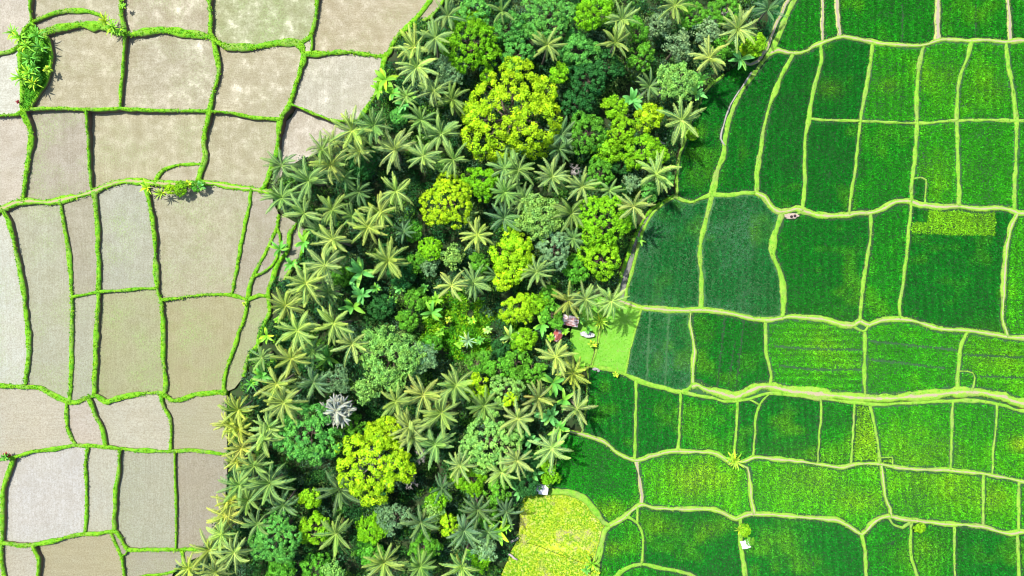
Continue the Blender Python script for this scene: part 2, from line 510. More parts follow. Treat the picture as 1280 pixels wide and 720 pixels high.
    ('n', 1.3, [(1199, 464), (1217, 466), (1215, 490)]),
    ('-', 0, [(769, 374), (738, 370), (724, 385), (716, 405), (712, 425), (716, 445), (725, 460), (735, 458)]),
    ('n', 1.6, [(763, 383), (752, 412), (746, 435), (740, 459)]),
    ('n', 1.8, [(735, 458), (734, 480), (732, 510), (727, 543)]),
    ('r', 2.6, [(795, 476), (795, 510), (794, 540), (793, 574)]),
    ('r', 2.4, [(851, 490), (850, 520), (849, 545), (848, 564)]),
    ('r', 2.0, [(922, 502), (921, 525), (920, 540), (917, 578)]),
    ('r', 2.2, [(962, 490), (950, 505), (945, 520), (944, 540), (941, 572)]),
    ('n', 1.5, [(936, 499), (950, 507)]),
    ('n', 1.7, [(1026, 496), (1026, 520), (1024, 545), (1022, 580)]),
    ('n', 1.9, [(1068, 503), (1067, 530), (1065, 560), (1064, 582)]),
    ('r', 2.4, [(1087, 504), (1092, 525), (1096, 545), (1100, 580)]),
    ('r', 2.0, [(1191, 501), (1190, 530), (1189, 560), (1188, 588)]),
    ('n', 1.7, [(1246, 506), (1245, 530), (1242, 560), (1240, 594)]),
    ('p', 3.4, [(700, 536), (727, 543), (755, 552), (768, 564), (780, 571), (796, 575), (812, 571), (828, 566), (848, 564), (885, 565), (902, 571), (914, 580), (925, 579), (941, 572), (960, 573), (1010, 578), (1050, 584), (1072, 580), (1100, 580), (1125, 585), (1185, 588), (1227, 592), (1245, 595), (1275, 601), (1290, 603)]),
    ('d', 3.2, [(796, 575), (798, 590), (800, 605), (803, 620), (802, 632)]),
    ('p', 3.2, [(922, 579), (934, 585), (937, 600), (939, 620), (943, 642)]),
    ('p', 3.2, [(1101, 582), (1104, 600), (1106, 620), (1112, 635), (1114, 645)]),
    ('n', 1.9, [(1230, 593), (1229, 620), (1229, 658)]),
    ('n', 2.2, [(1274, 601), (1273, 630), (1274, 665)]),
    ('n', 1.3, [(1102, 572), (1115, 571), (1116, 583)]),
    ('p', 3.8, [(762, 657), (780, 647), (790, 638), (803, 631), (815, 634), (840, 636), (890, 637), (905, 642), (920, 649), (932, 643), (960, 643), (1000, 646), (1035, 649), (1052, 652), (1067, 662), (1077, 668), (1090, 655), (1102, 647), (1112, 645), (1135, 650), (1185, 655), (1227, 658), (1260, 667), (1290, 664)]),
    ('r', 4.6, [(686, 614), (710, 616), (725, 620), (736, 629), (746, 642), (755, 654), (762, 657), (756, 664), (752, 680), (748, 700), (744, 740)]),
    ('n', 1.5, [(700, 537), (697, 560), (693, 585), (687, 614)]),
    ('-', 0, [(687, 614), (670, 616), (655, 622), (650, 640), (648, 670), (638, 690), (630, 710), (624, 740)]),
    ('-', 0, [(647, 676), (675, 684), (700, 694), (735, 706), (747, 703)]),
    ('r', 2.4, [(784, 646), (797, 654), (803, 664), (804, 680), (802, 705)]),
    ('n', 1.8, [(798, 635), (797, 654)]),
    ('r', 3.0, [(762, 740), (770, 721), (782, 711), (801, 705), (820, 709), (852, 715), (868, 722), (875, 740)]),
    ('r', 3.0, [(926, 648), (926, 680), (929, 700), (933, 740)]),
    ('r', 2.6, [(1077, 668), (1081, 690), (1083, 720), (1084, 740)]),
    ('r', 2.2, [(1140, 651), (1138, 680), (1140, 700), (1147, 720), (1150, 740)]),
    ('n', 1.7, [(1193, 657), (1193, 700), (1194, 740)]),
    ('r', 2.4, [(1272, 668), (1273, 700), (1275, 740)]),
    ('r', 2.0, [(1110, 646), (1116, 656), (1128, 660), (1138, 652)]),
    # sown strips inside one terrace
    ('-', 0, [(1136, 291), (1175, 293), (1212, 294), (1257, 295)]),
    ('-', 0, [(1138, 277), (1159, 277), (1159, 258)]),
    ('-', 0, [(1244, 294), (1244, 261)]),
    # outer limit of the surveyed ground
    ('-', 0, [(U0, V0), (U1, V0), (U1, V1), (U0, V1), (U0, V0)]),
]


def catmull(P, step=7.0):
    P = [np.array(p, float) for p in P]
    if len(P) < 3:
        out = []
        for a, b in zip(P[:-1], P[1:]):
            n = max(1, int(np.linalg.norm(b - a) / step))
            out += [a + (b - a) * i / n for i in range(n)]
        return out + [P[-1]]
    Q = [2 * P[0] - P[1]] + P + [2 * P[-1] - P[-2]]
    out = []
    for i in range(1, len(Q) - 2):
        p0, p1, p2, p3 = Q[i - 1], Q[i], Q[i + 1], Q[i + 2]
        n = max(1, int(np.linalg.norm(p2 - p1) / step))
        for k in range(n):
            t = k / n
            out.append(0.5 * ((2 * p1) + (-p0 + p2) * t + (2 * p0 - 5 * p1 + 4 * p2 - p3) * t * t + (-p0 + 3 * p1 - 3 * p2 + p3) * t ** 3))
    return out + [P[-1]]


def prepare_lines():
    L = []
    for ty, hw, pts in LINES:
        pts = list(pts)
        closed = pts[0] == pts[-1]
        if closed:
            L.append([ty, hw, [np.array(p, float) for p in pts], True])
            continue
        for end in (0, -1):
            u, v = pts[end]
            q = None
            if u < -10:
                q = (U0, v)
            elif u > 1285:
                q = (U1, v)
            elif v < -10:
                q = (u + (u - pts[1 if end == 0 else -2][0]) * 1.5, V0)
            elif v > 735:
                q = (u + (u - pts[1 if end == 0 else -2][0]) * 1.0, V1)
            if q:
                if end == 0:
                    pts.insert(0, q)
                else:
                    pts.append(q)
        D = catmull(pts)
        for i in range(1, len(D) - 1):
            D[i] = D[i] + RNG.normal(0, 0.35, 2)
        L.append([ty, hw, D, False])
    # snap loose ends onto the nearest other line
    for i, a in enumerate(L):
        if a[3]:
            continue
        for end in (0, -1):
            p = a[2][end]
            best = (12.0, None)
            for j, b in enumerate(L):
                if j == i:
                    continue
                B = b[2]
                for k in range(len(B) - 1):
                    d = B[k + 1] - B[k]
                    t = np.clip(np.dot(p - B[k], d) / max(np.dot(d, d), 1e-9), 0, 1)
                    q = B[k] + d * t
                    dist = np.linalg.norm(p - q)
                    if dist < best[0]:
                        best = (dist, (j, k, t, q))
            if best[1]:
                j, k, t, q = best[1]
                B = L[j][2]
                if t < 0.02:
                    q = B[k]
                elif t > 0.98:
                    q = B[k + 1]
                else:
                    B.insert(k + 1, q)
                a[2][end] = q.copy()
    return L


def trace_faces(L):
    segs = []
    for ty, hw, P, c in L:
        for a, b in zip(P[:-1], P[1:]):
            if np.linalg.norm(a - b) > 1e-6:
                segs.append((a, b))
    A = np.array([s[0] for s in segs])
    B = np.array([s[1] for s in segs])
    n = len(A)
    cuts = [[0.0, 1.0] for _ in range(n)]
    D = B - A
    for i in range(n):
        r = D[i]
        den = r[0] * D[:, 1] - r[1] * D[:, 0]
        w = A - A[i]
        with np.errstate(divide='ignore', invalid='ignore'):
            t = (w[:, 0] * D[:, 1] - w[:, 1] * D[:, 0]) / den
            s = (w[:, 0] * r[1] - w[:, 1] * r[0]) / den
        ok = (np.abs(den) > 1e-9) & (t > 1e-4) & (t < 1 - 1e-4) & (s > -1e-4) & (s < 1 + 1e-4)
        ok[i] = False
        cuts[i] += list(t[ok])
        ok2 = (np.abs(den) > 1e-9) & (s > 1e-4) & (s < 1 - 1e-4) & (t > -1e-4) & (t < 1 + 1e-4)
        ok2[i] = False
        for j in np.nonzero(ok2)[0]:
            cuts[j].append(float(s[j]))
    nodes, key, adj = [], {}, {}

    def nid(p):
        k = (round(p[0] * 4), round(p[1] * 4))
        for dx in (-1, 0, 1):
            for dy in (-1, 0, 1):
                q = key.get((k[0] + dx, k[1] + dy))
                if q is not None:
                    return q
        key[k] = len(nodes)
        nodes.append(np.array(p))
        return key[k]

    for i in range(n):
        ts = sorted(set(cuts[i]))
        ids = [nid(A[i] + D[i] * t) for t in ts]
        for a, b in zip(ids[:-1], ids[1:]):
            if a != b:
                adj.setdefault(a, set()).add(b)
                adj.setdefault(b, set()).add(a)
    # prune dangling ends
    st = [k for k in adj if len(adj[k]) == 1]
    while st:
        k = st.pop()
        if len(adj[k]) != 1:
            continue
        m = adj[k].pop()
        adj[m].discard(k)
        if len(adj[m]) == 1:
            st.append(m)
    order = {}
    for k, ns in adj.items():
        order[k] = sorted(ns, key=lambda m: math.atan2(nodes[m][1] - nodes[k][1], nodes[m][0] - nodes[k][0]))
    seen, faces = set(), []
    for a in order:
        for b in order[a]:
            if (a, b) in seen:
                continue
            f, x, y = [], a, b
            while (x, y) not in seen:
                seen.add((x, y))
                f.append(x)
                o = order[y]
                z = o[(o.index(x) - 1) % len(o)]
                x, y = y, z
            P = np.array([nodes[k] for k in f])
            ar = 0.5 * np.sum(P[:, 0] * np.roll(P[:, 1], -1) - np.roll(P[:, 0], -1) * P[:, 1])
            if ar > 4:
                faces.append((ar, P))
    return faces


def inside(P, pts):
    pts = np.atleast_2d(pts)
    x, y = pts[:, 0], pts[:, 1]
    r = np.zeros(len(pts), bool)
    n = len(P)
    for i in range(n):
        x1, y1 = P[i]
        x2, y2 = P[(i + 1) % n]
        if y1 == y2:
            continue
        c = ((y1 > y) != (y2 > y)) & (x < (x2 - x1) * (y - y1) / (y2 - y1) + x1)
        r ^= c
    return r


def poly_dist(P, pts, closed=True):
    d = np.full(len(pts), 1e9)
    n = len(P)
    for i in range(n if closed else n - 1):
        a, b = P[i], P[(i + 1) % n]
        ab = b - a
        l2 = max(np.dot(ab, ab), 1e-9)
        t = np.clip(((pts - a) @ ab) / l2, 0, 1)
        q = a + t[:, None] * ab
        d = np.minimum(d, np.hypot(*(pts - q).T))
    return d


NET = prepare_lines()
FACES = trace_faces(NET)

# kinds of ground by a point inside the plot -----------------------------------
SEED_KIND = [((600, 330), 'forest'), ((600, -100), 'forest'), ((450, 800), 'forest'),
             ((770, 415), 'lawn'), ((728, 430), 'lawn'), ((755, 388), 'lawn'),
             ((700, 650), 'meadow'), ((690, 705), 'meadow'),
             ((788, 318), 'ditch'), ((45, 90), 'grass'), ((33, 42), 'grass')]
mud = lambda r, g, b, s=0.5: (r, g, b, s)
BEIGE, PALE, GREY, MAUVE, OLIVE, WHITE = (0.228, 0.208, 0.134), (0.264, 0.253, 0.194), (0.214, 0.217, 0.158), (0.205, 0.191, 0.136), (0.198, 0.199, 0.106), (0.296, 0.292, 0.248)
SEED_MUD = [  # point, colour, seedlings, rows run (0 = up-down, 1 = across)
    ((15, 30), PALE, .1, 0), ((15, 100), WHITE, .1, 1), ((15, 200), PALE, .1, 1), ((70, 195), MAUVE, .8, 0), ((185, 180), BEIGE, .4, 0),
    ((300, 190), BEIGE, .3, 0), ((100, 90), BEIGE, .5, 1), ((205, 90), BEIGE, .35, 1), ((205, 20), BEIGE, .5, 0), ((95, 5), BEIGE, .3, 0),
    ((90, 25), MAUVE, .1, 1), ((325, 25), OLIVE, .9, 1), ((440, 30), BEIGE, .3, 1), ((325, 100), BEIGE, .2, 1), ((420, 105), PALE, .2, 0),
    ((375, 165), PALE, .1, 0), ((8, 340), WHITE, .5, 0), ((55, 370), GREY, .7, 0), ((105, 310), MAUVE, .2, 0), ((105, 430), GREY, .3, 0),
    ((155, 300), GREY, .8, 0), ((165, 430), OLIVE, 1., 0), ((250, 300), BEIGE, .7, 0), ((255, 430), OLIVE, 1., 0), ((325, 270), MAUVE, .2, 0),
    ((40, 525), PALE, .1, 1), ((110, 530), PALE, .2, 1), ((165, 525), PALE, .1, 1), ((245, 530), BEIGE, .2, 1), ((60, 620), WHITE, .1, 0),
    ((127, 610), PALE, .1, 0), ((180, 620), GREY, .2, 0), ((250, 620), MAUVE, .1, 0), ((100, 700), BEIGE, .1, 1), ((20, 705), PALE, .1, 1), ((190, 705), MAUVE, .3, 1)]
TEAL, DEEP, MID, FRESH, LIME, SUN = (0.012, 0.165, 0.030), (0.008, 0.205, 0.014), (0.017, 0.285, 0.012), (0.036, 0.35, 0.010), (0.055, 0.40, 0.010), (0.17, 0.46, 0.015)
SEED_RICE = [((820, 320), TEAL), ((925, 320), TEAL), ((825, 435), TEAL), ((875, 190), DEEP), ((930, 160), DEEP), ((980, 160), DEEP),
             ((910, 435), DEEP), ((1022, 337), DEEP), ((1040, 200), DEEP), ((1050, 100), DEEP), ((1190, 350), DEEP), ((1105, 340), MID), ((765, 515), DEEP),
             ((865, 680), DEEP), ((775, 685), MID), ((1010, 690), DEEP), ((820, 530), DEEP), ((885, 530), MID), ((931, 530), DEEP),
             ((985, 535), DEEP), ((1046, 535), MID), ((1078, 540), SUN), ((1140, 545), FRESH), ((1215, 545), FRESH), ((1265, 560), LIME),
             ((870, 605), LIME), ((1020, 610), LIME), ((1165, 615), LIME), ((1250, 630), LIME), ((740, 600), MID), ((1020, 440), FRESH),
             ((1140, 450), FRESH), ((1245, 455), LIME), ((1200, 279), SUN), ((1150, 270), DEEP), ((1252, 280), DEEP), ((1270, 350), LIME),
             ((1170, 110), FRESH), ((1230, 100), FRESH), ((1120, 110), FRESH), ((1110, 25), MID), ((1220, 25), MID), ((1270, 100), FRESH),
             ((1170, 200), FRESH), ((1230, 200), FRESH), ((1110, 210), MID), ((1000, 25), MID), ((968, 30), TEAL), ((1110, 690), MID), ((1170, 690), MID),
             ((1235, 700), DEEP), ((1150, 238), DEEP), ((930, 95), DEEP), ((1210, 478), FRESH)]


def seed_lookup(P, seeds):
    for s in seeds:
        if inside(P, [s[0]])[0]:
            return s
    return None


def nearest_seed(c, seeds):
    return min(seeds, key=lambda s: (s[0][0] - c[0]) ** 2 + (s[0][1] - c[1]) ** 2)


def poly_object(name, P, z, mat, color=None, rows=0):
    x, y, _ = at(P[:, 0], P[:, 1])
    me = bpy.data.meshes.new(name)
    me.from_pydata([(float(a), float(b), float(z)) for a, b in zip(x, y)], [], [tuple(range(len(P)))[::-1]])
    uv = me.uv_layers.new(name='rows')
    for lp in me.loops:
        co = me.vertices[lp.vertex_index].co
        ang = RNG_UV[0]
        c, s = math.cos(ang), math.sin(ang)
        a, b = co.x * c - co.y * s, co.x * s + co.y * c
        uv.data[lp.index].uv = (a, b) if rows == 0 else (b, a)
    me.materials.append(mat)
    me.update()
    o = link(name, me)
    if me.polygons and me.polygons[0].normal.z < 0:
        me.flip_normals()
    if color:
        o.color = color
    return o


RNG_UV = [0.0]
FOREST, RICE_PLOTS = [], []
for ar, P in sorted(FACES, key=lambda f: -f[0]):
    c = P.mean(0)
    k = seed_lookup(P, SEED_KIND)
    kind = k[1] if k else None
    if kind is None:
        xm = (np.interp(c[1], XL_V, XL_U) + np.interp(c[1], XR_V, XR_U)) / 2
        if ar < 130:
            kind = 'grass'
        else:
            kind = 'mud' if c[0] < xm else 'rice'
        if ar < 130 and seed_lookup(P, SEED_RICE):
            kind = 'rice'
    z = float(np.min(T(P[:, 0], P[:, 1])))
    RNG_UV[0] = random.uniform(-0.06, 0.06)
    if kind == 'forest':
        FOREST.append(P)
    elif kind == 'mud':
        s = seed_lookup(P, SEED_MUD) or nearest_seed(c, SEED_MUD)
        jit = [random.uniform(0.96, 1.04) for _ in range(3)]
        tag(poly_object('flooded_field', P, z, M_MUD, (s[1][0] * jit[0], s[1][1] * jit[1], s[1][2] * jit[2], s[2]), s[3]), kind='structure')
    elif kind == 'rice':
        s = seed_lookup(P, SEED_RICE) or nearest_seed(c, SEED_RICE)
        sky_tint = {TEAL: 2.0, FRESH: 1.5, LIME: 1.3}.get(s[1], 1.0)  # paler bluish soil: sky reflected in the paddy water, put into the colour
        tag(poly_object('rice_field', P, z, M_SOIL, (sky_tint, sky_tint, sky_tint * 1.1, 1)), kind='structure')
        RICE_PLOTS.append((P, z, s[1]))
    elif kind == 'ditch':
        tag(poly_object('ditch', P, z - 0.15, M_DITCH), kind='structure')
    elif kind == 'lawn':
        tag(poly_object('lawn', P, z, M_LAWN), kind='structure')
    elif kind == 'meadow':
        tag(poly_object('meadow', P, z, M_MEADOW), kind='structure')
    else:
        tag(poly_object('grass_patch', P, float(np.mean(T(P[:, 0], P[:, 1]))) + 0.05, M_PATCH), kind='structure')

# --- forest ground: one sheet reaching the horizon, dipping into the ravine --------
ug = np.concatenate([[-9000, -3000, -900, -300], np.linspace(U0, U1, 268), [1600, 2200, 4300, 10300]])
vg = np.concatenate([[-9600, -3600, -1500, -400], np.linspace(V0, V1, 174), [1100, 2000, 4000, 10300]])
UU, VV = np.meshgrid(ug, vg, indexing='ij')
pts = np.stack([UU.ravel(), VV.ravel()], 1)
inf = np.zeros(len(pts), bool)
fd = np.full(len(pts), 1e9)
for P in FOREST:
    inf |= inside(P, pts)
    fd = np.minimum(fd, poly_dist(P, pts))


def forest_floor(u, v, d):
    return T(u, v) - 0.15 - 0.4 * (1 - sstep(d * S / 1.2))


zg = np.where(inf, T(pts[:, 0], pts[:, 1]) - 0.15 - 0.9 * (1 - sstep(fd * S / 1.2)), T(pts[:, 0], pts[:, 1]) - 1.7)
xg, yg = (pts[:, 0] - 640) * S * (H - np.clip(zg, -4, 6)) / H, (360 - pts[:, 1]) * S * (H - np.clip(zg, -4, 6)) / H
tb = Tube()
tb.grid(np.stack([xg, yg, zg], 1).reshape(len(ug), len(vg), 3))
o = link('ground', tb.mesh('ground', M_FLOOR))
o.data.flip_normals()
tag(o, kind='structure')

# --- banks and paths -----------------------------------------------------------------
BANK_NAME = {'g': 'grass_bank', 't': 'grass_bank', 'r': 'grass_bank', 'n': 'grass_bank', 'p': 'path', 'd': 'earth_bank', 'c': 'channel'}
tuft_pos, tuft_col, tuft_len = [], [], []
for li, (ty, hw, P, closed) in enumerate(NET):
    if ty == '-':
        continue
    # resample at ~0.5 m
    P = np.array(P)
    seg = np.linalg.norm(np.diff(P, axis=0), axis=1)
    cum = np.concatenate([[0], np.cumsum(seg)])
    n = max(3, int(cum[-1] / 3.2))
    s = np.linspace(0, cum[-1], n)
    Q = np.stack([np.interp(s, cum, P[:, 0]), np.interp(s, cum, P[:, 1])], 1)
    zt = T(Q[:, 0], Q[:, 1])
    x, y, _ = at(Q[:, 0], Q[:, 1], zt)
    C = np.stack([x, y], 1)
    t = unit(np.gradient(C, axis=0))
    nrm = np.stack([-t[:, 1], t[:, 0]], 1)
    w0 = hw * S * (0.76 if ty in 'gt' else 0.72)
    rise = {'c': 0.22, 'd': 0.10, 'p': 0.17, 'g': 0.20, 't': 0.20}.get(ty, 0.14) + (li % 7) * 0.004
    prof = [(-1.42, -1.75), (-1.16, -0.12), (-0.82, rise * 0.8), (-0.35, rise), (0.0, rise * (0.9 if ty in 'pdt' else 1.12)), (0.35, rise), (0.82, rise * 0.8), (1.16, -0.12), (1.42, -1.75)]
    wob = 1 + np.convolve(RNG.normal(0, 0.48, n + 8), np.ones(5) / 5, 'same')[4:-4]
    rows, uvx = [], []
    for a, zz in prof:
        off = a * w0 * wob + RNG.normal(0, 0.05 * min(1, w0), n)
        zj = zt + zz + RNG.normal(0, 0.035 if ty != 'c' else 0.01, n)
        rows.append(np.stack([C[:, 0] + nrm[:, 0] * off, C[:, 1] + nrm[:, 1] * off, zj], 1))
        uvx.append(a)
    R = np.stack(rows, 1)
    tb = Tube()
    tb.grid(R)
    nv = len(prof)
    # end faces
    tb.f.append(tuple(range(nv)))
    tb.f.append(tuple((n - 1) * nv + j for j in reversed(range(nv))))
    me = tb.mesh('bank', M_BANK[ty])
    uv = me.uv_layers.new(name='rows')
    vi = np.empty(len(me.loops), np.int32)
    me.loops.foreach_get('vertex_index', vi)
    arr = np.stack([np.array(uvx)[vi % nv], (s * S)[vi // nv]], 1).astype(np.float32)
    uv.data.foreach_set('uv', arr.reshape(-1))
    me.update()
    if len(me.polygons) and sum(p.normal.z for p in me.polygons) < 0:
        me.flip_normals()
    tag(link(BANK_NAME[ty], me), kind='structure')
    # grass growing on the bank
    if ty == 'c':
        continue
    m = int(cum[-1] * S * (14 if ty in 'g' else 8) * max(0.5, w0 / 0.5))
    k = RNG.uniform(0, cum[-1], m)
    side = RNG.uniform(-1.15, 1.15, m)
    if ty in 'pdt':
        side = np.sign(side) * RNG.uniform(0.62, 1.18, m)
    px, py = np.interp(k, s, C[:, 0]), np.interp(k, s, C[:, 1])
    nx, ny = np.interp(k, s, nrm[:, 0]), np.interp(k, s, nrm[:, 1])
    pz = np.interp(k, s, zt) + np.interp(np.abs(side), [0, .82, 1.2], [rise, rise * 0.75, -0.15])
    tuft_pos.append(np.stack([px + nx * side * w0, py + ny * side * w0, pz], 1))
    if ty in 'gt':
        a, b = np.array([0.055, 0.27, 0.006]), np.array([0.27, 0.48, 0.012])
    else:
        a, b = np.array([0.07, 0.27, 0.010]), np.array([0.26, 0.37, 0.045])
    mixf = RNG.random((m, 1)) ** 1.3
    tuft_col.append((a * (1 - mixf) + b * mixf) * RNG.uniform(0.8, 1.15, (m, 1)))
    tuft_len.append(RNG.uniform(0.12, 0.28, m) * (1.0 if ty in 'gt' else 0.8))


def scatter_blades(pos, col, length, blades, width, tilt, rng=RNG):
    n = len(pos)
    pos = np.repeat(pos, blades, 0)
    col = np.repeat(col, blades, 0)
    length = np.repeat(length, blades) * rng.uniform(0.75, 1.2, n * blades)
    az = rng.uniform(0, 2 * PI, n * blades)
    el = rng.uniform(tilt[0], tilt[1], n * blades)
    d = np.stack([np.cos(az) * np.cos(el), np.sin(az) * np.cos(el), np.sin(el)], 1)
    nn = np.stack([-np.cos(az) * np.sin(el), -np.sin(az) * np.sin(el), np.cos(el)], 1)
    V = kites(pos, d, nn, length, np.full(n * blades, width) * length / np.mean(length), 0.14)
    return V, col * rng.uniform(0.85, 1.15, (n * blades, 1))


V_, c_ = scatter_blades(np.concatenate(tuft_pos), np.concatenate(tuft_col), np.concatenate(tuft_len), 3, 0.12, (0.15, 1.0))
o = link('bank_grass', quad_mesh('bank_grass', V_, c_), mat=M_GRASS)
tag(o, 'bright grass tufts growing along the field banks and paths', 'grass', kind='stuff')


# smooth random field for crop patches
def value_noise(x, y, cell, seed):
    r = np.random.default_rng(seed)
    g = r.random((400, 400))
    fx, fy = (x / cell) % 399, (y / cell) % 399
    i, j = fx.astype(int), fy.astype(int)
    a, b = sstep(fx - i), sstep(fy - j)
    return (g[i, j] * (1 - a) * (1 - b) + g[i + 1, j] * a * (1 - b) + g[i, j + 1] * (1 - a) * b + g[i + 1, j + 1] * a * b)


GAPS = [[(812, 390), (808, 476)], [(836, 390), (831, 479)], [(906, 396), (896, 486)], [(930, 400), (919, 489)], [(918, 430), (910, 480)],
        [(1084, 426), (1125, 430), (1165, 434), (1197, 438)], [(1084, 449), (1120, 453), (1180, 460)], [(1204, 443), (1285, 447)],
        [(1225, 470), (1285, 472)], [(970, 433), (1010, 436), (1080, 437)], [(975, 457), (1020, 462), (1075, 462)], [(1219, 5), (1219, 46)], [(1128, 5), (1128, 50)]]
PATCH = [((860, 600), 22, 1.0), ((885, 595), 26, .7), ((1010, 600), 34, .7), ((1075, 625), 18, .8), ((1185, 605), 40, .6), ((1245, 625), 16, .9), ((760, 640), 14, .8),
         ((830, 658), 14, .6), ((885, 660), 12, .6), ((765, 685), 10, .8), ((1085, 545), 14, 1.), ((1150, 565), 30, .5), ((1275, 555), 10, 1.2), ((1110, 105), 10, .5),
         ((1175, 95), 16, .5), ((1230, 115), 20, .4), ((1170, 215), 20, .35), ((1080, 455), 8, .3), ((1240, 440), 30, .5), ((1030, 430), 40, .4), ((1000, 700), 12, .4), ((1150, 690), 22, .5), ((1035, 110), 12, .4)]
RIDGES = [(l[0], l[1], np.array(l[2]), np.min(l[2], 0), np.max(l[2], 0)) for l in NET if l[0] != '-']
for P, z, colr in RICE_PLOTS:
    bx0, by0 = P.min(0)
    bx1, by1 = P.max(0)
    bx0, bx1, by0, by1 = max(bx0, 640), min(bx1, 1345), max(by0, -65), min(by1, 785)
    if bx1 <= bx0 or by1 <= by0:
        continue
    st = 0.245 / S
    gx, gy = np.meshgrid(np.arange(bx0, bx1, st), np.arange(by0, by1, st * 0.95))
    q = np.stack([gx.ravel(), gy.ravel()], 1) + RNG.normal(0, 0.28, (gx.size, 2))
    q = q[inside(P, q)]
    if not len(q):
        continue
    for (ty_, hw_, Lp, lo, hi) in RIDGES:
        if len(q) and lo[0] < bx1 + 8 and hi[0] > bx0 - 8 and lo[1] < by1 + 8 and hi[1] > by0 - 8:
            near = (Lp[:, 0] > bx0 - 20) & (Lp[:, 0] < bx1 + 20) & (Lp[:, 1] > by0 - 20) & (Lp[:, 1] < by1 + 20)
            if near.sum() > 1:
                k0, k1 = np.nonzero(near)[0][[0, -1]]
                q = q[poly_dist(Lp[k0:k1 + 1], q, False) > hw_ * 0.96 + 1.1 + RNG.normal(0, 0.45, len(q))]
    if not len(q):
        continue
    for gline in GAPS:
        if len(q):
            q = q[poly_dist(np.array(gline, float), q, False) > (1.5 if colr in (TEAL, FRESH, LIME) else 1.15) + RNG.normal(0, 0.25, len(q))]
    if len(q) < 5:
        continue
    x, y, _ = at(q[:, 0], q[:, 1])
    keep = value_noise(x + 300, y + 300, 1.1, 5) * 0.5 + value_noise(x + 300, y + 300, 0.5, 6) * 0.5 > RNG.uniform(0.0, 0.22, len(q))
    q, x, y = q[keep], x[keep], y[keep]
    base = np.array(colr)
    v1 = value_noise(x + 300, y + 300, 6.5, 1) * 0.6 + value_noise(x + 300, y + 300, 2.2, 2) * 0.4
    v2 = value_noise(x + 300, y + 300, 4.0, 3)
    c = base[None] * (0.72 + 0.55 * v1)[:, None]
    yel = np.clip((v1 - 0.55) * 0.8, 0, 0.2)
    for (pu, pv), pr, pa in PATCH:
        yel = yel + pa * 0.6 * np.exp(-((q[:, 0] - pu) ** 2 + ((q[:, 1] - pv) * 1.5) ** 2) / (2 * pr * pr))
    yel = np.clip(yel * (0.55 + 0.9 * v2), 0, 0.9)[:, None]
    c = c * (1 - yel) + yel * np.array([0.25, 0.47, 0.015])
    sp = RNG.random((len(q), 1))
    c = c * np.where(sp < 0.13, 1.55, np.where(sp > 0.78, 0.60, 1.0))
    ra = random.uniform(-0.08, 0.08) + (PI / 2 if P[:, 1].mean() > 395 and P[:, 1].mean() < 480 and P[:, 0].mean() > 965 else 0)
    wv_ = (x * math.cos(ra) + y * math.sin(ra)) * 2 * PI / random.uniform(1.3, 2.0) + v2 * 2.5
    c = c * (1 + random.uniform(0.06, 0.2) * np.sin(wv_))[:, None]
    if colr == TEAL:
        pale = np.clip((v2 - 0.45) * 1.6, 0, 0.6)[:, None] * (RNG.random((len(q), 1)) < 0.5)
        c = c * (1 - pale) + pale * np.array([0.10, 0.26, 0.14])
    hgt = RNG.uniform(0.30, 0.44, len(q)) * (0.8 + 0.4 * v1)
    V_, c_ = scatter_blades(np.stack([x, y, np.full(len(q), z)], 1), c, hgt, 4, 0.125, (0.35, 1.15))
    o = link('rice_crop', quad_mesh('rice_crop', V_, c_), mat=M_RICE)
    lab = {TEAL: 'dark blue-green young rice standing in its banked plot', DEEP: 'deep green rice standing in its banked plot', MID: 'mid green rice standing in its banked plot',
           FRESH: 'fresh green rice standing in its banked plot', LIME: 'yellowish green rice standing in its banked plot', SUN: 'pale lime rice seedlings in a sown strip'}[colr]
    tag(o, lab, 'rice', 'rice plots on the terraces', 'stuff')


# ----------------------------------------------------------------------------
# grass of meadow / lawns, undergrowth of the ravine
# ----------------------------------------------------------------------------
def poly_points(P, step, jit=0.5, clip=(-60, 1345, -65, 785)):
    b0, b1 = np.maximum(P.min(0), (clip[0], clip[2])), np.minimum(P.max(0), (clip[1], clip[3]))
    gx, gy = np.meshgrid(np.arange(b0[0], b1[0], step), np.arange(b0[1], b1[1], step))
    q = np.stack([gx.ravel(), gy.ravel()], 1) + RNG.uniform(-jit, jit, (gx.size, 2)) * step
    return q[inside(P, q)]


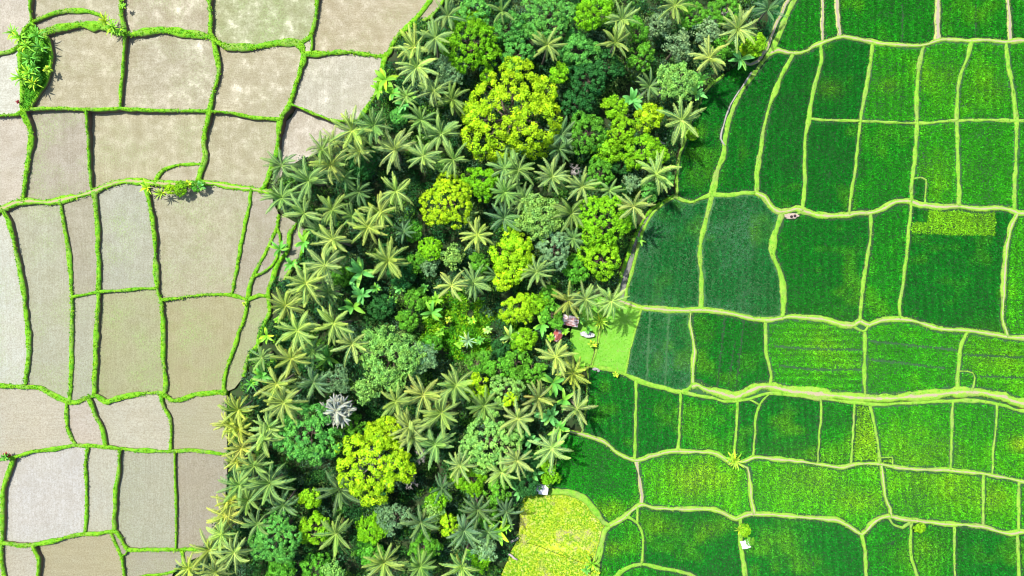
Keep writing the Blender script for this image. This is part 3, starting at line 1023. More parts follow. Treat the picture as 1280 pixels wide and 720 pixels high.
mp, mc, ml = [], [], []
for ar, P in FACES:
    k = seed_lookup(P, SEED_KIND)
    if not k or k[1] not in ('lawn', 'meadow', 'grass'):
        continue
    q = poly_points(P, 0.35 / S * (1.0 if k[1] == 'meadow' else 1.3))
    if not len(q):
        continue
    x, y, _ = at(q[:, 0], q[:, 1])
    z = float(np.min(T(P[:, 0], P[:, 1])))
    if k[1] == 'grass':
        z = float(np.mean(T(P[:, 0], P[:, 1]))) + 0.05
    v1 = value_noise(x + 300, y + 300, 2.5, 21)[:, None]
    v2 = value_noise(x + 300, y + 300, 1.2, 22)[:, None]
    if k[1] == 'meadow':
        c = np.array([0.13, 0.36, 0.012]) * (1 - v1) + np.array([0.33, 0.45, 0.02]) * v1
        big_ = value_noise(x + 300, y + 300, 4.5, 23)[:, None]
        c = c * (1 - np.clip((big_ - 0.5) * 2.2, 0, 0.7)) + np.clip((big_ - 0.5) * 2.2, 0, 0.7) * np.array([0.13, 0.38, 0.012])
        dry = np.clip((v2 - 0.5) * 3, 0, 0.9) * np.clip((0.55 - big_) * 6, 0, 1)
        c = c * (1 - dry) + dry * np.array([0.42, 0.36, 0.2])
        dirt = np.exp(-((q[:, 0] - 697) ** 2 / 500 + (q[:, 1] - 686) ** 2 / 25))
        kp = RNG.random(len(q)) > dirt * 1.1
        edge = poly_dist(P, q)
        c = np.where((edge < 9)[:, None] & (q[:, 0:1] > 660), c * 0.4 + 0.6 * np.array([0.15, 0.36, 0.015]), c)
        q, x, y, c = q[kp], x[kp], y[kp], c[kp]
        ln = RNG.uniform(0.25, 0.6, len(q))
    elif k[1] == 'lawn':
        v1 = np.clip((v1 - 0.5) * 1.7 + 0.5, 0, 1)
        c = np.array([0.05, 0.24, 0.012]) * (1 - v1) + np.array([0.20, 0.38, 0.03]) * v1
        c = np.where((v2 > 0.72) & (RNG.random((len(q), 1)) < 0.6), np.array([0.27, 0.30, 0.10]), c)
        ln = RNG.uniform(0.15, 0.3, len(q))
    else:
        c = np.array([0.03, 0.17, 0.006]) * (1 - v1) + np.array([0.10, 0.30, 0.01]) * v1
        ln = RNG.uniform(0.3, 0.7, len(q))
    mp.append(np.stack([x, y, np.full(len(q), z)], 1))
    mc.append(c)
    ml.append(ln)
V_, c_ = scatter_blades(np.concatenate(mp), np.concatenate(mc), np.concatenate(ml), 3, 0.13, (0.1, 1.0))
o = link('meadow_grass', quad_mesh('meadow_grass', V_, c_), mat=M_GRASS)
tag(o, 'yellowing meadow grass and mown lawn beside the ravine trees', 'grass', kind='stuff')

# undergrowth: leafy mounds of different greens over the ravine floor
UV_, UC_ = [], []
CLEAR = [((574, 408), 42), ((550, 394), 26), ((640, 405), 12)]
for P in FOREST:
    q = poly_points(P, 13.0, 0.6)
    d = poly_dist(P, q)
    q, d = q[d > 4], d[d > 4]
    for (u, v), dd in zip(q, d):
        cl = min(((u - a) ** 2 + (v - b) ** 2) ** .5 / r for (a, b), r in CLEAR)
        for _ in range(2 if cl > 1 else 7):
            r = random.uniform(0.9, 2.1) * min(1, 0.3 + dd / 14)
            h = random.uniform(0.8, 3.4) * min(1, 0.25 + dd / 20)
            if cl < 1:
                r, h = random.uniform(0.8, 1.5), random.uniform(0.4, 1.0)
            uu, vv = u + random.uniform(-7, 7), v + random.uniform(-7, 7)
            if not inside(P, [(uu, vv)])[0]:
                continue
            x, y, zz = at(uu, vv)
            m = int(36 * r * r) + 20
            nrm = RNG.normal(size=(m, 3))
            nrm[:, 2] = np.abs(nrm[:, 2]) + 0.1
            nrm = unit(nrm)
            p = np.array([x, y, zz - 0.2]) + nrm * np.array([r, r, h]) * RNG.uniform(0.7, 1.0, (m, 1))
            dr = RNG.normal(size=(m, 3))
            if cl < 1:
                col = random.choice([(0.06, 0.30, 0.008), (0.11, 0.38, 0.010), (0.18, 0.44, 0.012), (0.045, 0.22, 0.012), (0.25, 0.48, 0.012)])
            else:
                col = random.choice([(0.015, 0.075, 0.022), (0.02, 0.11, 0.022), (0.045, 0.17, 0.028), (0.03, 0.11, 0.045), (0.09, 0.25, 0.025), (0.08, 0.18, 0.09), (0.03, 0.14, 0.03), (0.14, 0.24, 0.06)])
            big = random.random() < 0.3
            L = RNG.uniform(0.30, 0.55, m) * (1.6 if big else 1.0)
            UV_.append(kites(p, dr, unit(nrm + RNG.normal(size=(m, 3)) * 0.45), L, L * (0.42 if not big else 0.30)))
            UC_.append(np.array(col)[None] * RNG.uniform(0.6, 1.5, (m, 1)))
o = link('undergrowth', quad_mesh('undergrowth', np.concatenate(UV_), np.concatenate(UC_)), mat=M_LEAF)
tag(o, 'tangled dark green undergrowth covering the ravine floor beneath the trees', 'undergrowth', kind='stuff')


# ----------------------------------------------------------------------------
# plant models
# ----------------------------------------------------------------------------
def palm_meshes(seed, R=4.3, nf=19, style='coconut'):
    r = np.random.default_rng(seed)
    quads, tint = [], []
    ga = 2.39996
    for i in range(nf):
        f = i / (nf - 1)                       # 0 young, 1 old
        az = i * ga + r.normal(0, 0.22)
        el0 = math.radians(74 - 72 * f ** 0.8 + r.normal(0, 6))
        L = R * (0.80 + 0.34 * math.sin(PI * min(1, f * 0.75 + 0.25))) * r.uniform(0.86, 1.1)
        droop = math.radians(44 + 58 * f + r.normal(0, 15))
        n = 18 if style == 'coconut' else 14
        pts, el = [np.array([0.12 * math.cos(az), 0.12 * math.sin(az), 0.0])], el0
        azc = az
        curl = r.normal(0, 0.34)
        for k in range(n):
            t = k / n
            el = el0 - droop * t ** 1.35
            azc = az + curl * t
            pts.append(pts[-1] + L / n * np.array([math.cos(azc) * math.cos(el), math.sin(azc) * math.cos(el), math.sin(el)]))
        pts = np.array(pts)
        tan = unit(np.gradient(pts, axis=0))
        side = unit(np.cross(tan, np.array([0, 0, 1.0])))
        upv = np.cross(side, tan)
        hue = r.normal(0, 0.08)
        young = math.exp(-f * 5)
        cb = np.array([1.0 + hue + 0.5 * young, 1.0 + 0.45 * young, 1.0 - 0.2 * young]) * r.uniform(0.82, 1.18)
        if f > 0.86 and r.random() < 0.55:
            cb = np.array([1.55, 1.0, 0.7]) * r.uniform(0.7, 1.0)
        ks = np.arange(2, n + 1)
        tt = ks / n
        wl = np.interp(tt, [0, 0.18, 0.45, 0.8, 1.0], [0.35, 0.85, 1.0, 0.72, 0.30]) * R * 0.195
        for sgn in (-1, 1):
            for dbl in (0.0, 0.5):
                base = pts[ks] - tan[ks] * (L / n) * dbl
                m = len(ks)
                d = side[ks] * sgn * r.uniform(0.62, 0.9, (m, 1)) + tan[ks] * (0.50 + 0.5 * tt[:, None]) - upv[ks] * r.uniform(0.25, 0.85, (m, 1)) * (0.6 + 0.7 * f)
                d[:, 2] -= 0.12 + 0.25 * f
                nn = upv[ks] + side[ks] * sgn * 0.45
                ll = wl * r.uniform(0.7, 1.2, m)
                K = kites(base, d, nn, ll, np.full(m, 0.088) + 0.04 * (1 - f), 0.05)
                quads.append(K)
                c = np.repeat(cb[None, None, :], m, 0).repeat(4, 1) * r.uniform(0.85, 1.15, (m, 1, 1))
                c[:, 2] *= np.array([1.22, 1.20, 0.95])          # paler leaflet tips
                far = np.clip((tt - 0.62) / 0.38, 0, 1)[:, None, None]
                c = c * (1 + far * np.array([0.30, 0.12, -0.05]))   # yellowing frond ends
                tint.append(c)
        # rib
        w = np.linspace(0.10, 0.02, len(pts))[:, None]
        a, b = pts - side * w + upv * 0.03, pts + side * w + upv * 0.03
        rb = np.stack([a[:-1], b[:-1], b[1:], a[1:]], 1)
        quads.append(rb)
        tint.append(np.repeat(np.array([1.9, 1.6, 0.9])[None, None] * (1 + 0.3 * young), len(rb), 0).repeat(4, 1))
    me = quad_mesh('palm_crown', np.concatenate(quads), np.concatenate(tint))
    me.materials.append(M_FROND)
    return me


def palm_trunk(seed, h):
    r = np.random.default_rng(seed + 100)
    n = 9
    a = r.uniform(0, 2 * PI)
    lean = r.uniform(0.3, 1.3)
    z = np.linspace(0, 1, n)
    off = lean * (1 - z) ** 2
    P = np.stack([off * math.cos(a), off * math.sin(a), z * h - 0.05 - (1 - z) * 0.4], 1)
    rad = 0.15 + 0.14 * (1 - z) ** 3
    t = Tube().tube(P, rad, 8)
    for k in range(1, 22):                     # leaf scar rings
        zz = k / 22
        c = np.array([np.interp(zz, z, P[:, j]) for j in range(3)])
        t.tube([c - (0, 0, 0.03), c, c + (0, 0, 0.03)], [0.14 + 0.13 * (1 - zz) ** 3, 0.175 + 0.13 * (1 - zz) ** 3, 0.14 + 0.13 * (1 - zz) ** 3], 8, False)
    return t.mesh('palm_trunk', M_BARK)


def tree_crown(kind, R, seed):
    r = np.random.default_rng(seed)
    flat = {'cauli': 0.72, 'clump': 0.70, 'airy': 0.75, 'ball': 0.85}[kind]
    nl = {'cauli': 7 + int(R), 'clump': 8 + int(R * 1.2), 'airy': 7 + int(R), 'ball': 4}[kind]
    cs, rs = [np.array([0, 0, R * flat * 0.46])], [R * 0.58]
    for i in range(nl):
        a = i * 2.39996 + r.normal(0, 0.3)
        d = R * math.sqrt((i + 0.7) / nl) * 0.70 * r.uniform(0.82, 1.08)
        rr = R * r.uniform(0.26, 0.42)
        if kind == 'ball':
            d, rr = R * 0.3, R * 0.66
        cs.append(np.array([d * math.cos(a), d * math.sin(a), R * flat * (0.62 - 0.58 * (d / R) ** 2) + r.normal(0, 0.05 * R) - 0.25 * rr + R * 0.05]))
        rs.append(rr)
    cs, rs = np.array(cs), np.array(rs)
    pr = {'cauli': 0.50 + 0.014 * R, 'clump': 0.58 + 0.025 * R, 'airy': 0.60, 'ball': 0.4}[kind]
    dens = {'cauli': 1.05, 'clump': 0.95, 'airy': 1.0, 'ball': 1.5}[kind]
    puffs, outs = [], []
    for c, rr in zip(cs, rs):
        m = int(dens * 2 * PI * rr * rr * 1.3 / (pr * pr * 2.0)) + 3
        n = r.normal(size=(m, 3))
        n[:, 2] = n[:, 2] * 0.9 + 0.35
        n = unit(n)
        n = n[n[:, 2] > -0.35]
        p = c + n * rr * np.array([1, 1, flat + 0.1])
        for j in range(len(p)):
            dd = np.linalg.norm((p[j] - cs) / np.array([1, 1, flat + 0.1]), axis=1) / rs
            if np.sum(dd < 0.88) == 0:
                puffs.append(p[j])
                outs.append(n[j])
    puffs, outs = np.array(puffs), np.array(outs)
    if kind == 'airy':
        ex = r.integers(0, len(puffs), len(puffs) // 2)
        puffs = np.concatenate([puffs, puffs[ex] - outs[ex] * r.uniform(0.3, 1.0, (len(ex), 1)) + r.normal(0, 0.3, (len(ex), 3))])
        outs = np.concatenate([outs, outs[ex]])
    k = {'cauli': 40, 'clump': 72, 'airy': 26, 'ball': 26}[kind]
    ls = {'cauli': 0.33, 'clump': 0.34, 'airy': 0.36, 'ball': 0.26}[kind]
    N = len(puffs)
    pc = np.repeat(puffs, k, 0)
    po = np.repeat(outs, k, 0)
    psz = np.repeat(pr * r.uniform(0.65, 1.25, N), k)[:, None]
    n = unit(r.normal(size=(N * k, 3)) + po * 0.75 + np.array([0, 0, 0.35]))
    p = pc + n * psz * r.uniform(0.55, 1.0, (N * k, 1)) * np.array([1, 1, 0.8])
    jitter = {'cauli': 0.35, 'clump': 0.45, 'airy': 0.8, 'ball': 0.3}[kind]
    nn = unit(n + r.normal(size=n.shape) * jitter)
    d = np.cross(nn, r.normal(size=n.shape))
    L = ls * r.uniform(0.7, 1.3, N * k)
    V = kites(p - unit(d) * L[:, None] * 0.5, d, nn, L, L * r.uniform(0.5, 0.7, N * k), 0.06)
    pt = r.normal(0, 1, (N, 1))
    c = np.array([1, 1, 1]) * (1 + 0.14 * np.clip(pt, -2, 2)) + np.array([0.10, 0.04, -0.03]) * r.normal(0, 1, (N, 1))
    c = np.repeat(c, k, 0) * r.uniform(0.78, 1.22, (N * k, 1))
    spark = r.random(N * k) < 0.07
    c[spark] *= np.array([1.45, 1.35, 1.2])
    me = quad_mesh('tree_crown', V, np.clip(c, 0.3, 2.2))
    me.materials.append(M_LEAF)
    return me, cs, rs


def tree_trunk(R, h, cs, rs, seed, mat=M_WOOD):
    """trunk top at z=0 of the crown frame, foot at -h; limbs run into the lobes"""
    r = np.random.default_rng(seed)
    t = Tube()
    rb = 0.10 + 0.045 * R
    top = np.array([0, 0, 0.0])
    P = [np.array([r.normal(0, .15), r.normal(0, .15), -h - 0.5]), np.array([r.normal(0, .1), r.normal(0, .1), -h * 0.5]), top]
    t.tube([P[0], P[0] * 0.6 + P[1] * 0.4, P[1], P[2]], [rb * 1.6, rb * 1.15, rb, rb * 0.85], 9)
    for c, q in zip(cs, rs):
        s0 = np.array([0, 0, -0.1 * h * r.random()])
        m1 = s0 + (c - s0) * 0.45 + np.array([0, 0, -0.08 * R]) + r.normal(0, 0.06 * R, 3)
        t.tube([s0, m1, c], [rb * 0.6, rb * 0.38, rb * 0.15], 6)
        for _ in range(3):
            e = c + unit(r.normal(size=3) + np.array([0, 0, 0.4])) * q * 0.85
            t.tube([m1 * 0.3 + c * 0.7, e], [rb * 0.18, rb * 0.05], 4)
    return t.mesh('tree_trunk', mat)


def bare_tree(R, seed):
    r = np.random.default_rng(seed)
    t = Tube()
    t.tube([(0, 0, -6.5), (0.1, 0, -3), (0, 0.1, 0)], [0.28, 0.2, 0.15], 7)

    def grow(p, d, L, rad, depth):
        e = p + d * L
        m = (p + e) / 2 + r.normal(0, 0.08 * L, 3)
        t.tube([p, m, e], [rad, rad * 0.8, rad * 0.55], 5 if depth > 1 else 3)
        if depth == 0:
            return
        for _ in range(3 if depth > 2 else 4):
            dd = unit(d + r.normal(0, 0.62, 3) + np.array([0, 0, 0.12]))
            grow(e if r.random() < 0.6 else m, dd, L * r.uniform(0.55, 0.8), rad * 0.6, depth - 1)

    for i in range(5):
        a = i * 2 * PI / 5 + r.normal(0, .3)
        grow(np.array([0, 0, 0.0]), unit(np.array([math.cos(a), math.sin(a), r.uniform(0.3, 0.9)])), R * 0.45, 0.11, 3)
    return t.mesh('bare_branches', M_TWIG)


def broad_leaf_plant(seed, n=9, L=2.0, W=0.55, erect=(20, 75)):
    """banana-like or strap-leaved plant, leaves fold along the midrib"""
    r = np.random.default_rng(seed)
    quads, tint = [], []
    for i in range(n):
        az = i * 2.39996 + r.normal(0, 0.3)
        el0 = math.radians(r.uniform(*erect))
        l = L * r.uniform(0.7, 1.15)
        p = np.array([0.05 * math.cos(az), 0.05 * math.sin(az), r.uniform(-0.2, 0.1)])
        rows = []
        m = 7
        for k in range(m + 1):
            t = k / m
            el = el0 - math.radians(75) * t ** 1.5
            w = W * 0.5 * math.sin(PI * min(1, 0.10 + 0.86 * t)) ** 0.7
            dirv = np.array([math.cos(az) * math.cos(el), math.sin(az) * math.cos(el), math.sin(el)])
            sd = np.array([-math.sin(az), math.cos(az), 0])
            dz = np.array([0, 0, 0.30 * w])
            rows.append((p - sd * w + dz, p.copy(), p + sd * w + dz))
            p = p + dirv * l / m
        cb = np.array([1.0, 1.0, 1.0]) * r.uniform(0.75, 1.25)
        if r.random() < 0.25:
            cb = cb * np.array([1.8, 1.25, 0.8])
        for k in range(m):
            a, b = rows[k], rows[k + 1]
            quads += [np.array([a[0], a[1], b[1], b[0]]), np.array([a[1], a[2], b[2], b[1]])]
            tint += [cb * (1 + 0.25 * (k / m)), cb * (1 + 0.25 * (k / m)) * 0.95]
    me = quad_mesh('plant_leaves', np.array(quads), np.array(tint))
    me.materials.append(M_FROND)
    return me


NP_VAR = 13
PALM_CROWNS = [palm_meshes(40 + i, nf=15 + (i * 5) % 9) for i in range(NP_VAR)]
SMALL_CROWNS = [palm_meshes(70 + i, R=2.4, nf=13, style='areca') for i in range(3)]
PALM_TRUNKS = [palm_trunk(i, 11.0) for i in range(5)]
STUB_TRUNKS = [palm_trunk(50 + i, 2.0) for i in range(2)]
CROWNS, TRUNKS = {}, {}
for kind in ('cauli', 'clump', 'airy', 'ball'):
    for R in (2.2, 4.0, 6.0, 9.0):
        if kind == 'ball' and R > 3:
            continue
        for vv in range(2):
            me, cs, rs = tree_crown(kind, R, hash_ := (len(CROWNS) * 17 + 3))
            CROWNS[(kind, R, vv)] = me
            TRUNKS[(kind, R, vv)] = tree_trunk(R, 8.0, cs, rs, hash_)
BANANA = [broad_leaf_plant(200 + i, 9, 2.3, 0.62) for i in range(3)]
STRAP = [broad_leaf_plant(210 + i, 16, 1.9, 0.24, (25, 85)) for i in range(3)]
LEAFY = [broad_leaf_plant(220 + i, 14, 1.1, 0.42, (5, 80)) for i in range(3)]
STEM = Tube().tube([(0.05, 0, -1.6), (0, 0.03, -0.7), (0, 0, 0.02)], [0.14, 0.12, 0.09], 8).mesh('plant_stem', plain_material('green_stem', (0.12, 0.16, 0.06)))

exec_later = []
# ----------------------------------------------------------------------------
# where everything stands (plan u, v, crown radius, look)
# ----------------------------------------------------------------------------
PALMS = [
    (517, 59, 24, 'k'), (521, 84, 26, 'k'), (544, 47, 22, 'g'), (560, 20, 22, 'g'), (542, 114, 24, 'k'), (565, 125, 24, 'g'), (526, 150, 25, 'g'), (552, 167, 26, 'g'),
    (440, 163, 27, 'k'), (467, 157, 24, 'g'), (494, 187, 27, 'k'), (417, 176, 18, 'k'), (627, 14, 20, 'g'),
    (352, 207, 22, 'g'), (414, 206, 25, 'k'), (386, 226, 26, 'g'), (352, 247, 27, 'g'), (380, 267, 26, 'k'), (415, 262, 22, 'g'), (449, 240, 22, 'b'), (495, 239, 26, 'k'),
    (529, 195, 26, 'k'), (567, 200, 25, 'g'), (475, 266, 25, 'k'), (460, 284, 27, 'k'), (416, 300, 28, 'k'), (485, 326, 29, 'k'), (597, 294, 25, 'k'), (406, 332, 28, 'k'),
    (382, 354, 26, 'k'), (564, 357, 24, 'k'), (592, 354, 25, 'g'), (631, 211, 22, 'g'), (630, 273, 24, 'b'), (631, 240, 22, 'g'), (402, 187, 22, 'g'), (450, 190, 22, 'k'),
    (357, 382, 26, 'k'), (387, 365, 24, 'k'), (372, 413, 27, 'k'), (417, 404, 27, 'k'), (440, 430, 27, 'k'), (364, 448, 26, 'k'), (346, 480, 25, 'k'), (355, 503, 26, 'k'), (495, 502, 22, 'k'),
    (529, 494, 27, 'k'), (570, 482, 24, 'k'), (552, 516, 27, 'k'), (605, 507, 23, 'g'), (392, 478, 22, 'b'), (328, 447, 18, 'g'), (336, 535, 22, 'k'), (512, 533, 22, 'k'),
    (337, 604, 28, 'g'), (424, 612, 27, 'b'), (420, 667, 26, 'g'), (515, 546, 24, 'k'), (544, 556, 25, 'g'), (575, 582, 24, 'k'), (552, 610, 20, 'b'), (526, 653, 26, 'b'),
    (597, 637, 26, 'b'), (580, 663, 24, 'b'), (480, 703, 27, 'k'), (577, 708, 28, 'k'), (525, 708, 24, 'g'), (627, 590, 22, 'k'), (633, 640, 21, 'b'), (354, 632, 22, 'b'), (328, 549, 24, 'k'),
    (298, 512, 25, 'y'), (299, 536, 23, 'y'), (302, 560, 25, 'y'), (296, 577, 18, 'y'), (299, 606, 25, 'g'), (282, 645, 25, 'y'), (262, 687, 26, 'y'), (293, 690, 27, 'k'), (236, 710, 18, 'y'), (318, 582, 22, 'g'), (322, 655, 20, 'g'), (270, 715, 20, 'k'),
    (684, 56, 22, 'k'), (777, 24, 23, 'k'), (769, 53, 24, 'k'), (844, 7, 27, 'k'), (922, 36, 25, 'k'), (887, 73, 25, 'k'), (852, 150, 27, 'k'), (702, 168, 23, 'b'), (812, 108, 20, 'b'),
    (690, 221, 26, 'k'), (820, 218, 25, 'k'), (792, 258, 23, 'k'), (655, 250, 24, 'g'), (714, 267, 23, 'g'), (671, 340, 25, 'k'), (728, 233, 23, 'k'), (762, 239, 18, 'g'), (699, 186, 20, 'b'), (648, 213, 22, 'g'), (717, 298, 20, 'g'),
    (711, 376, 24, 'y'), (764, 376, 25, 'k'), (732, 374, 22, 'k'), (695, 446, 26, 'k'), (716, 467, 25, 'y'), (721, 511, 25, 'k'), (672, 498, 25, 'k'), (648, 523, 26, 'k'), (690, 560, 26, 'k'), (646, 576, 22, 'k'),
    (960, 12, 20, 'b'), (583, 268, 18, 'g'), (640, 185, 18, 'g'), (508, 120, 17, 'g'), (430, 222, 17, 'g'), (440, 270, 17, 'g'), (400, 285, 18, 'g'),
    (287, 530, 20, 'y'), (289, 627, 22, 'y'), (277, 668, 20, 'k'), (310, 625, 20, 'g'), (620, 345, 16, 'b'), (460, 165, 14, 'g'), (505, 290, 17, 'b'), (390, 440, 20, 'g'), (410, 365, 18, 'g'), (365, 555, 18, 'g'), (590, 560, 18, 'g'), (610, 665, 18, 'b'), (450, 610, 16, 'b'),
]
SILVER = [(421, 513, 28)]
YEL, LIM, GRN, BLU, DRK, SAGE, GSAGE = (0.35, 0.60, 0.014), (0.20, 0.48, 0.012), (0.10, 0.34, 0.025), (0.12, 0.40, 0.065), (0.03, 0.15, 0.030), (0.25, 0.49, 0.10), (0.20, 0.36, 0.155)
COLNAME = {YEL: 'lime-yellow', LIM: 'bright lime-green', GRN: 'leaf-green', BLU: 'blue-green', DRK: 'dark green', SAGE: 'pale sage', GSAGE: 'grey-green'}
TREES = [
    (640, 140, 66, 'clump', YEL, 14.0), (590, 50, 40, 'cauli', LIM, 11), (592, 14, 22, 'cauli', BLU, 9.5), (565, 88, 20, 'airy', GSAGE, 8), (636, 32, 22, 'cauli', BLU, 10), (610, 93, 10, 'cauli', LIM, 8), (499, 143, 11, 'ball', BLU, 5),
    (455, 205, 17, 'ball', DRK, 7), (562, 252, 34, 'cauli', YEL, 12.5), (601, 228, 22, 'clump', LIM, 10.5), (537, 311, 14, 'ball', LIM, 6.5), (566, 321, 14, 'airy', SAGE, 7), (517, 290, 12, 'clump', GRN, 6), (552, 208, 10, 'airy', SAGE, 8), (536, 333, 13, 'airy', GSAGE, 5),
    (600, 328, 13, 'clump', GRN, 6.5), (640, 322, 29, 'clump', YEL, 11.5), (630, 350, 14, 'clump', YEL, 9),
    (485, 445, 40, 'airy', SAGE, 12), (528, 446, 20, 'airy', GSAGE, 9), (597, 485, 16, 'cauli', YEL, 10), (597, 453, 15, 'cauli', GRN, 8), (632, 490, 21, 'cauli', SAGE, 10), (622, 462, 16, 'cauli', GRN, 8), (637, 500, 9, 'cauli', YEL, 10.5),
    (380, 545, 42, 'cauli', BLU, 13), (417, 476, 19, 'airy', GSAGE, 8), (457, 486, 17, 'airy', SAGE, 8), (440, 530, 16, 'cauli', GRN, 7),
    (463, 583, 47, 'clump', YEL, 13.5), (478, 540, 22, 'clump', YEL, 12), (342, 674, 33, 'cauli', BLU, 12.5), (392, 662, 22, 'cauli', LIM, 10), (388, 622, 14, 'clump', LIM, 8), (492, 647, 22, 'airy', GSAGE, 9), (463, 662, 20, 'airy', LIM, 8.5), (610, 553, 38, 'cauli', SAGE, 12.5),
    (590, 602, 19, 'clump', LIM, 8), (622, 614, 17, 'cauli', GRN, 7.5), (546, 628, 15, 'airy', LIM, 8.5), (560, 656, 14, 'cauli', YEL, 8), (540, 640, 14, 'airy', SAGE, 9), (464, 692, 18, 'clump', GRN, 7), (530, 685, 20, 'clump', GRN, 7.5), (392, 712, 20, 'cauli', GRN, 7), (415, 714, 12, 'airy', SAGE, 8), (350, 715, 18, 'clump', GRN, 6), (606, 685, 17, 'airy', GSAGE, 6.5), (600, 700, 14, 'airy', LIM, 6),
    (687, 16, 34, 'cauli', BLU, 12), (742, 14, 24, 'clump', LIM, 11.5), (652, 38, 15, 'cauli', BLU, 9), (645, 68, 22, 'cauli', BLU, 9.5), (722, 60, 24, 'clump', BLU, 8.5), (735, 100, 25, 'cauli', DRK, 9), (700, 92, 13, 'clump', LIM, 9.5), (803, 70, 17, 'cauli', GRN, 8.5), (797, 38, 15, 'cauli', GRN, 7.5), (847, 56, 18, 'airy', GSAGE, 10.5), (848, 102, 26, 'airy', SAGE, 11.5),
    (737, 165, 26, 'cauli', GRN, 11), (776, 165, 20, 'cauli', LIM, 10), (812, 145, 18, 'clump', YEL, 9), (770, 133, 16, 'clump', LIM, 9.5), (868, 20, 20, 'cauli', GRN, 8.5), (885, 40, 18, 'airy', GSAGE, 8), (905, 10, 22, 'cauli', GRN, 8.5), (946, 57, 15, 'clump', LIM, 5), (935, 62, 10, 'clump', YEL, 4), (823, 30, 16, 'airy', GSAGE, 7.5), (908, 60, 15, 'airy', GRN, 7), (760, 80, 18, 'cauli', DRK, 7.5), (720, 130, 18, 'cauli', DRK, 8),
    (752, 275, 36, 'cauli', LIM, 13), (752, 322, 26, 'cauli', LIM, 10), (675, 272, 30, 'airy', SAGE, 11.5), (692, 312, 23, 'cauli', GSAGE, 11), (650, 315, 20, 'clump', YEL, 10), (751, 216, 19, 'cauli', GRN, 10), (807, 190, 25, 'cauli', LIM, 9.5), (760, 188, 18, 'clump', LIM, 9), (722, 336, 18, 'clump', GRN, 5.5), (791, 228, 11, 'airy', GSAGE, 6.5), (775, 205, 14, 'cauli', DRK, 6.5), (640, 285, 12, 'clump', LIM, 8),
    (648, 386, 20, 'clump', YEL, 8.5), (670, 380, 14, 'clump', LIM, 7), (690, 395, 15, 'cauli', GRN, 6.5), (655, 424, 16, 'clump', LIM, 6.5), (645, 455, 18, 'cauli', GRN, 7), (668, 465, 15, 'cauli', GRN, 6), (685, 368, 12, 'clump', GRN, 6), (626, 435, 13, 'clump', DRK, 5), (520, 375, 16, 'clump', GRN, 5), (475, 385, 16, 'clump', DRK, 5), (510, 400, 14, 'clump', GRN, 4.5), (540, 430, 12, 'clump', GRN, 5),
    (812, 238, 13, 'clump', BLU, 5), (834, 225, 10, 'clump', BLU, 4), (867, 168, 8, 'clump', LIM, 3.5), (785, 275, 12, 'clump', GRN, 5), (650, 545, 15, 'cauli', DRK, 6), (655, 600, 22, 'clump', DRK, 7), (660, 578, 16, 'clump', DRK, 6.5), (500, 340, 18, 'clump', DRK, 6), (520, 330, 14, 'clump', GRN, 5), (430, 345, 14, 'clump', GRN, 5), (470, 620, 14, 'clump', DRK, 6), (610, 645, 14, 'clump', GRN, 6),
    (686, 596, 13, 'airy', LIM, 5), (678, 578, 10, 'clump', LIM, 5), (1151, 660, 7, 'clump', LIM, 2.2), (932, 664, 8, 'clump', LIM, 2.4), (938, 678, 6, 'clump', GRN, 1.8), (225, 236, 9, 'clump', LIM, 2.6), (245, 232, 8, 'cauli', GRN, 2.2), (212, 236, 7, 'clump', YEL, 2.4), (38, 68, 11, 'clump', GRN, 2.5), (40, 100, 10, 'clump', GRN, 2.2),
]
BARE = [(525, 572, 17), (512, 606, 15), (720, 210, 15), (905, 12, 14), (832, 108, 10)]
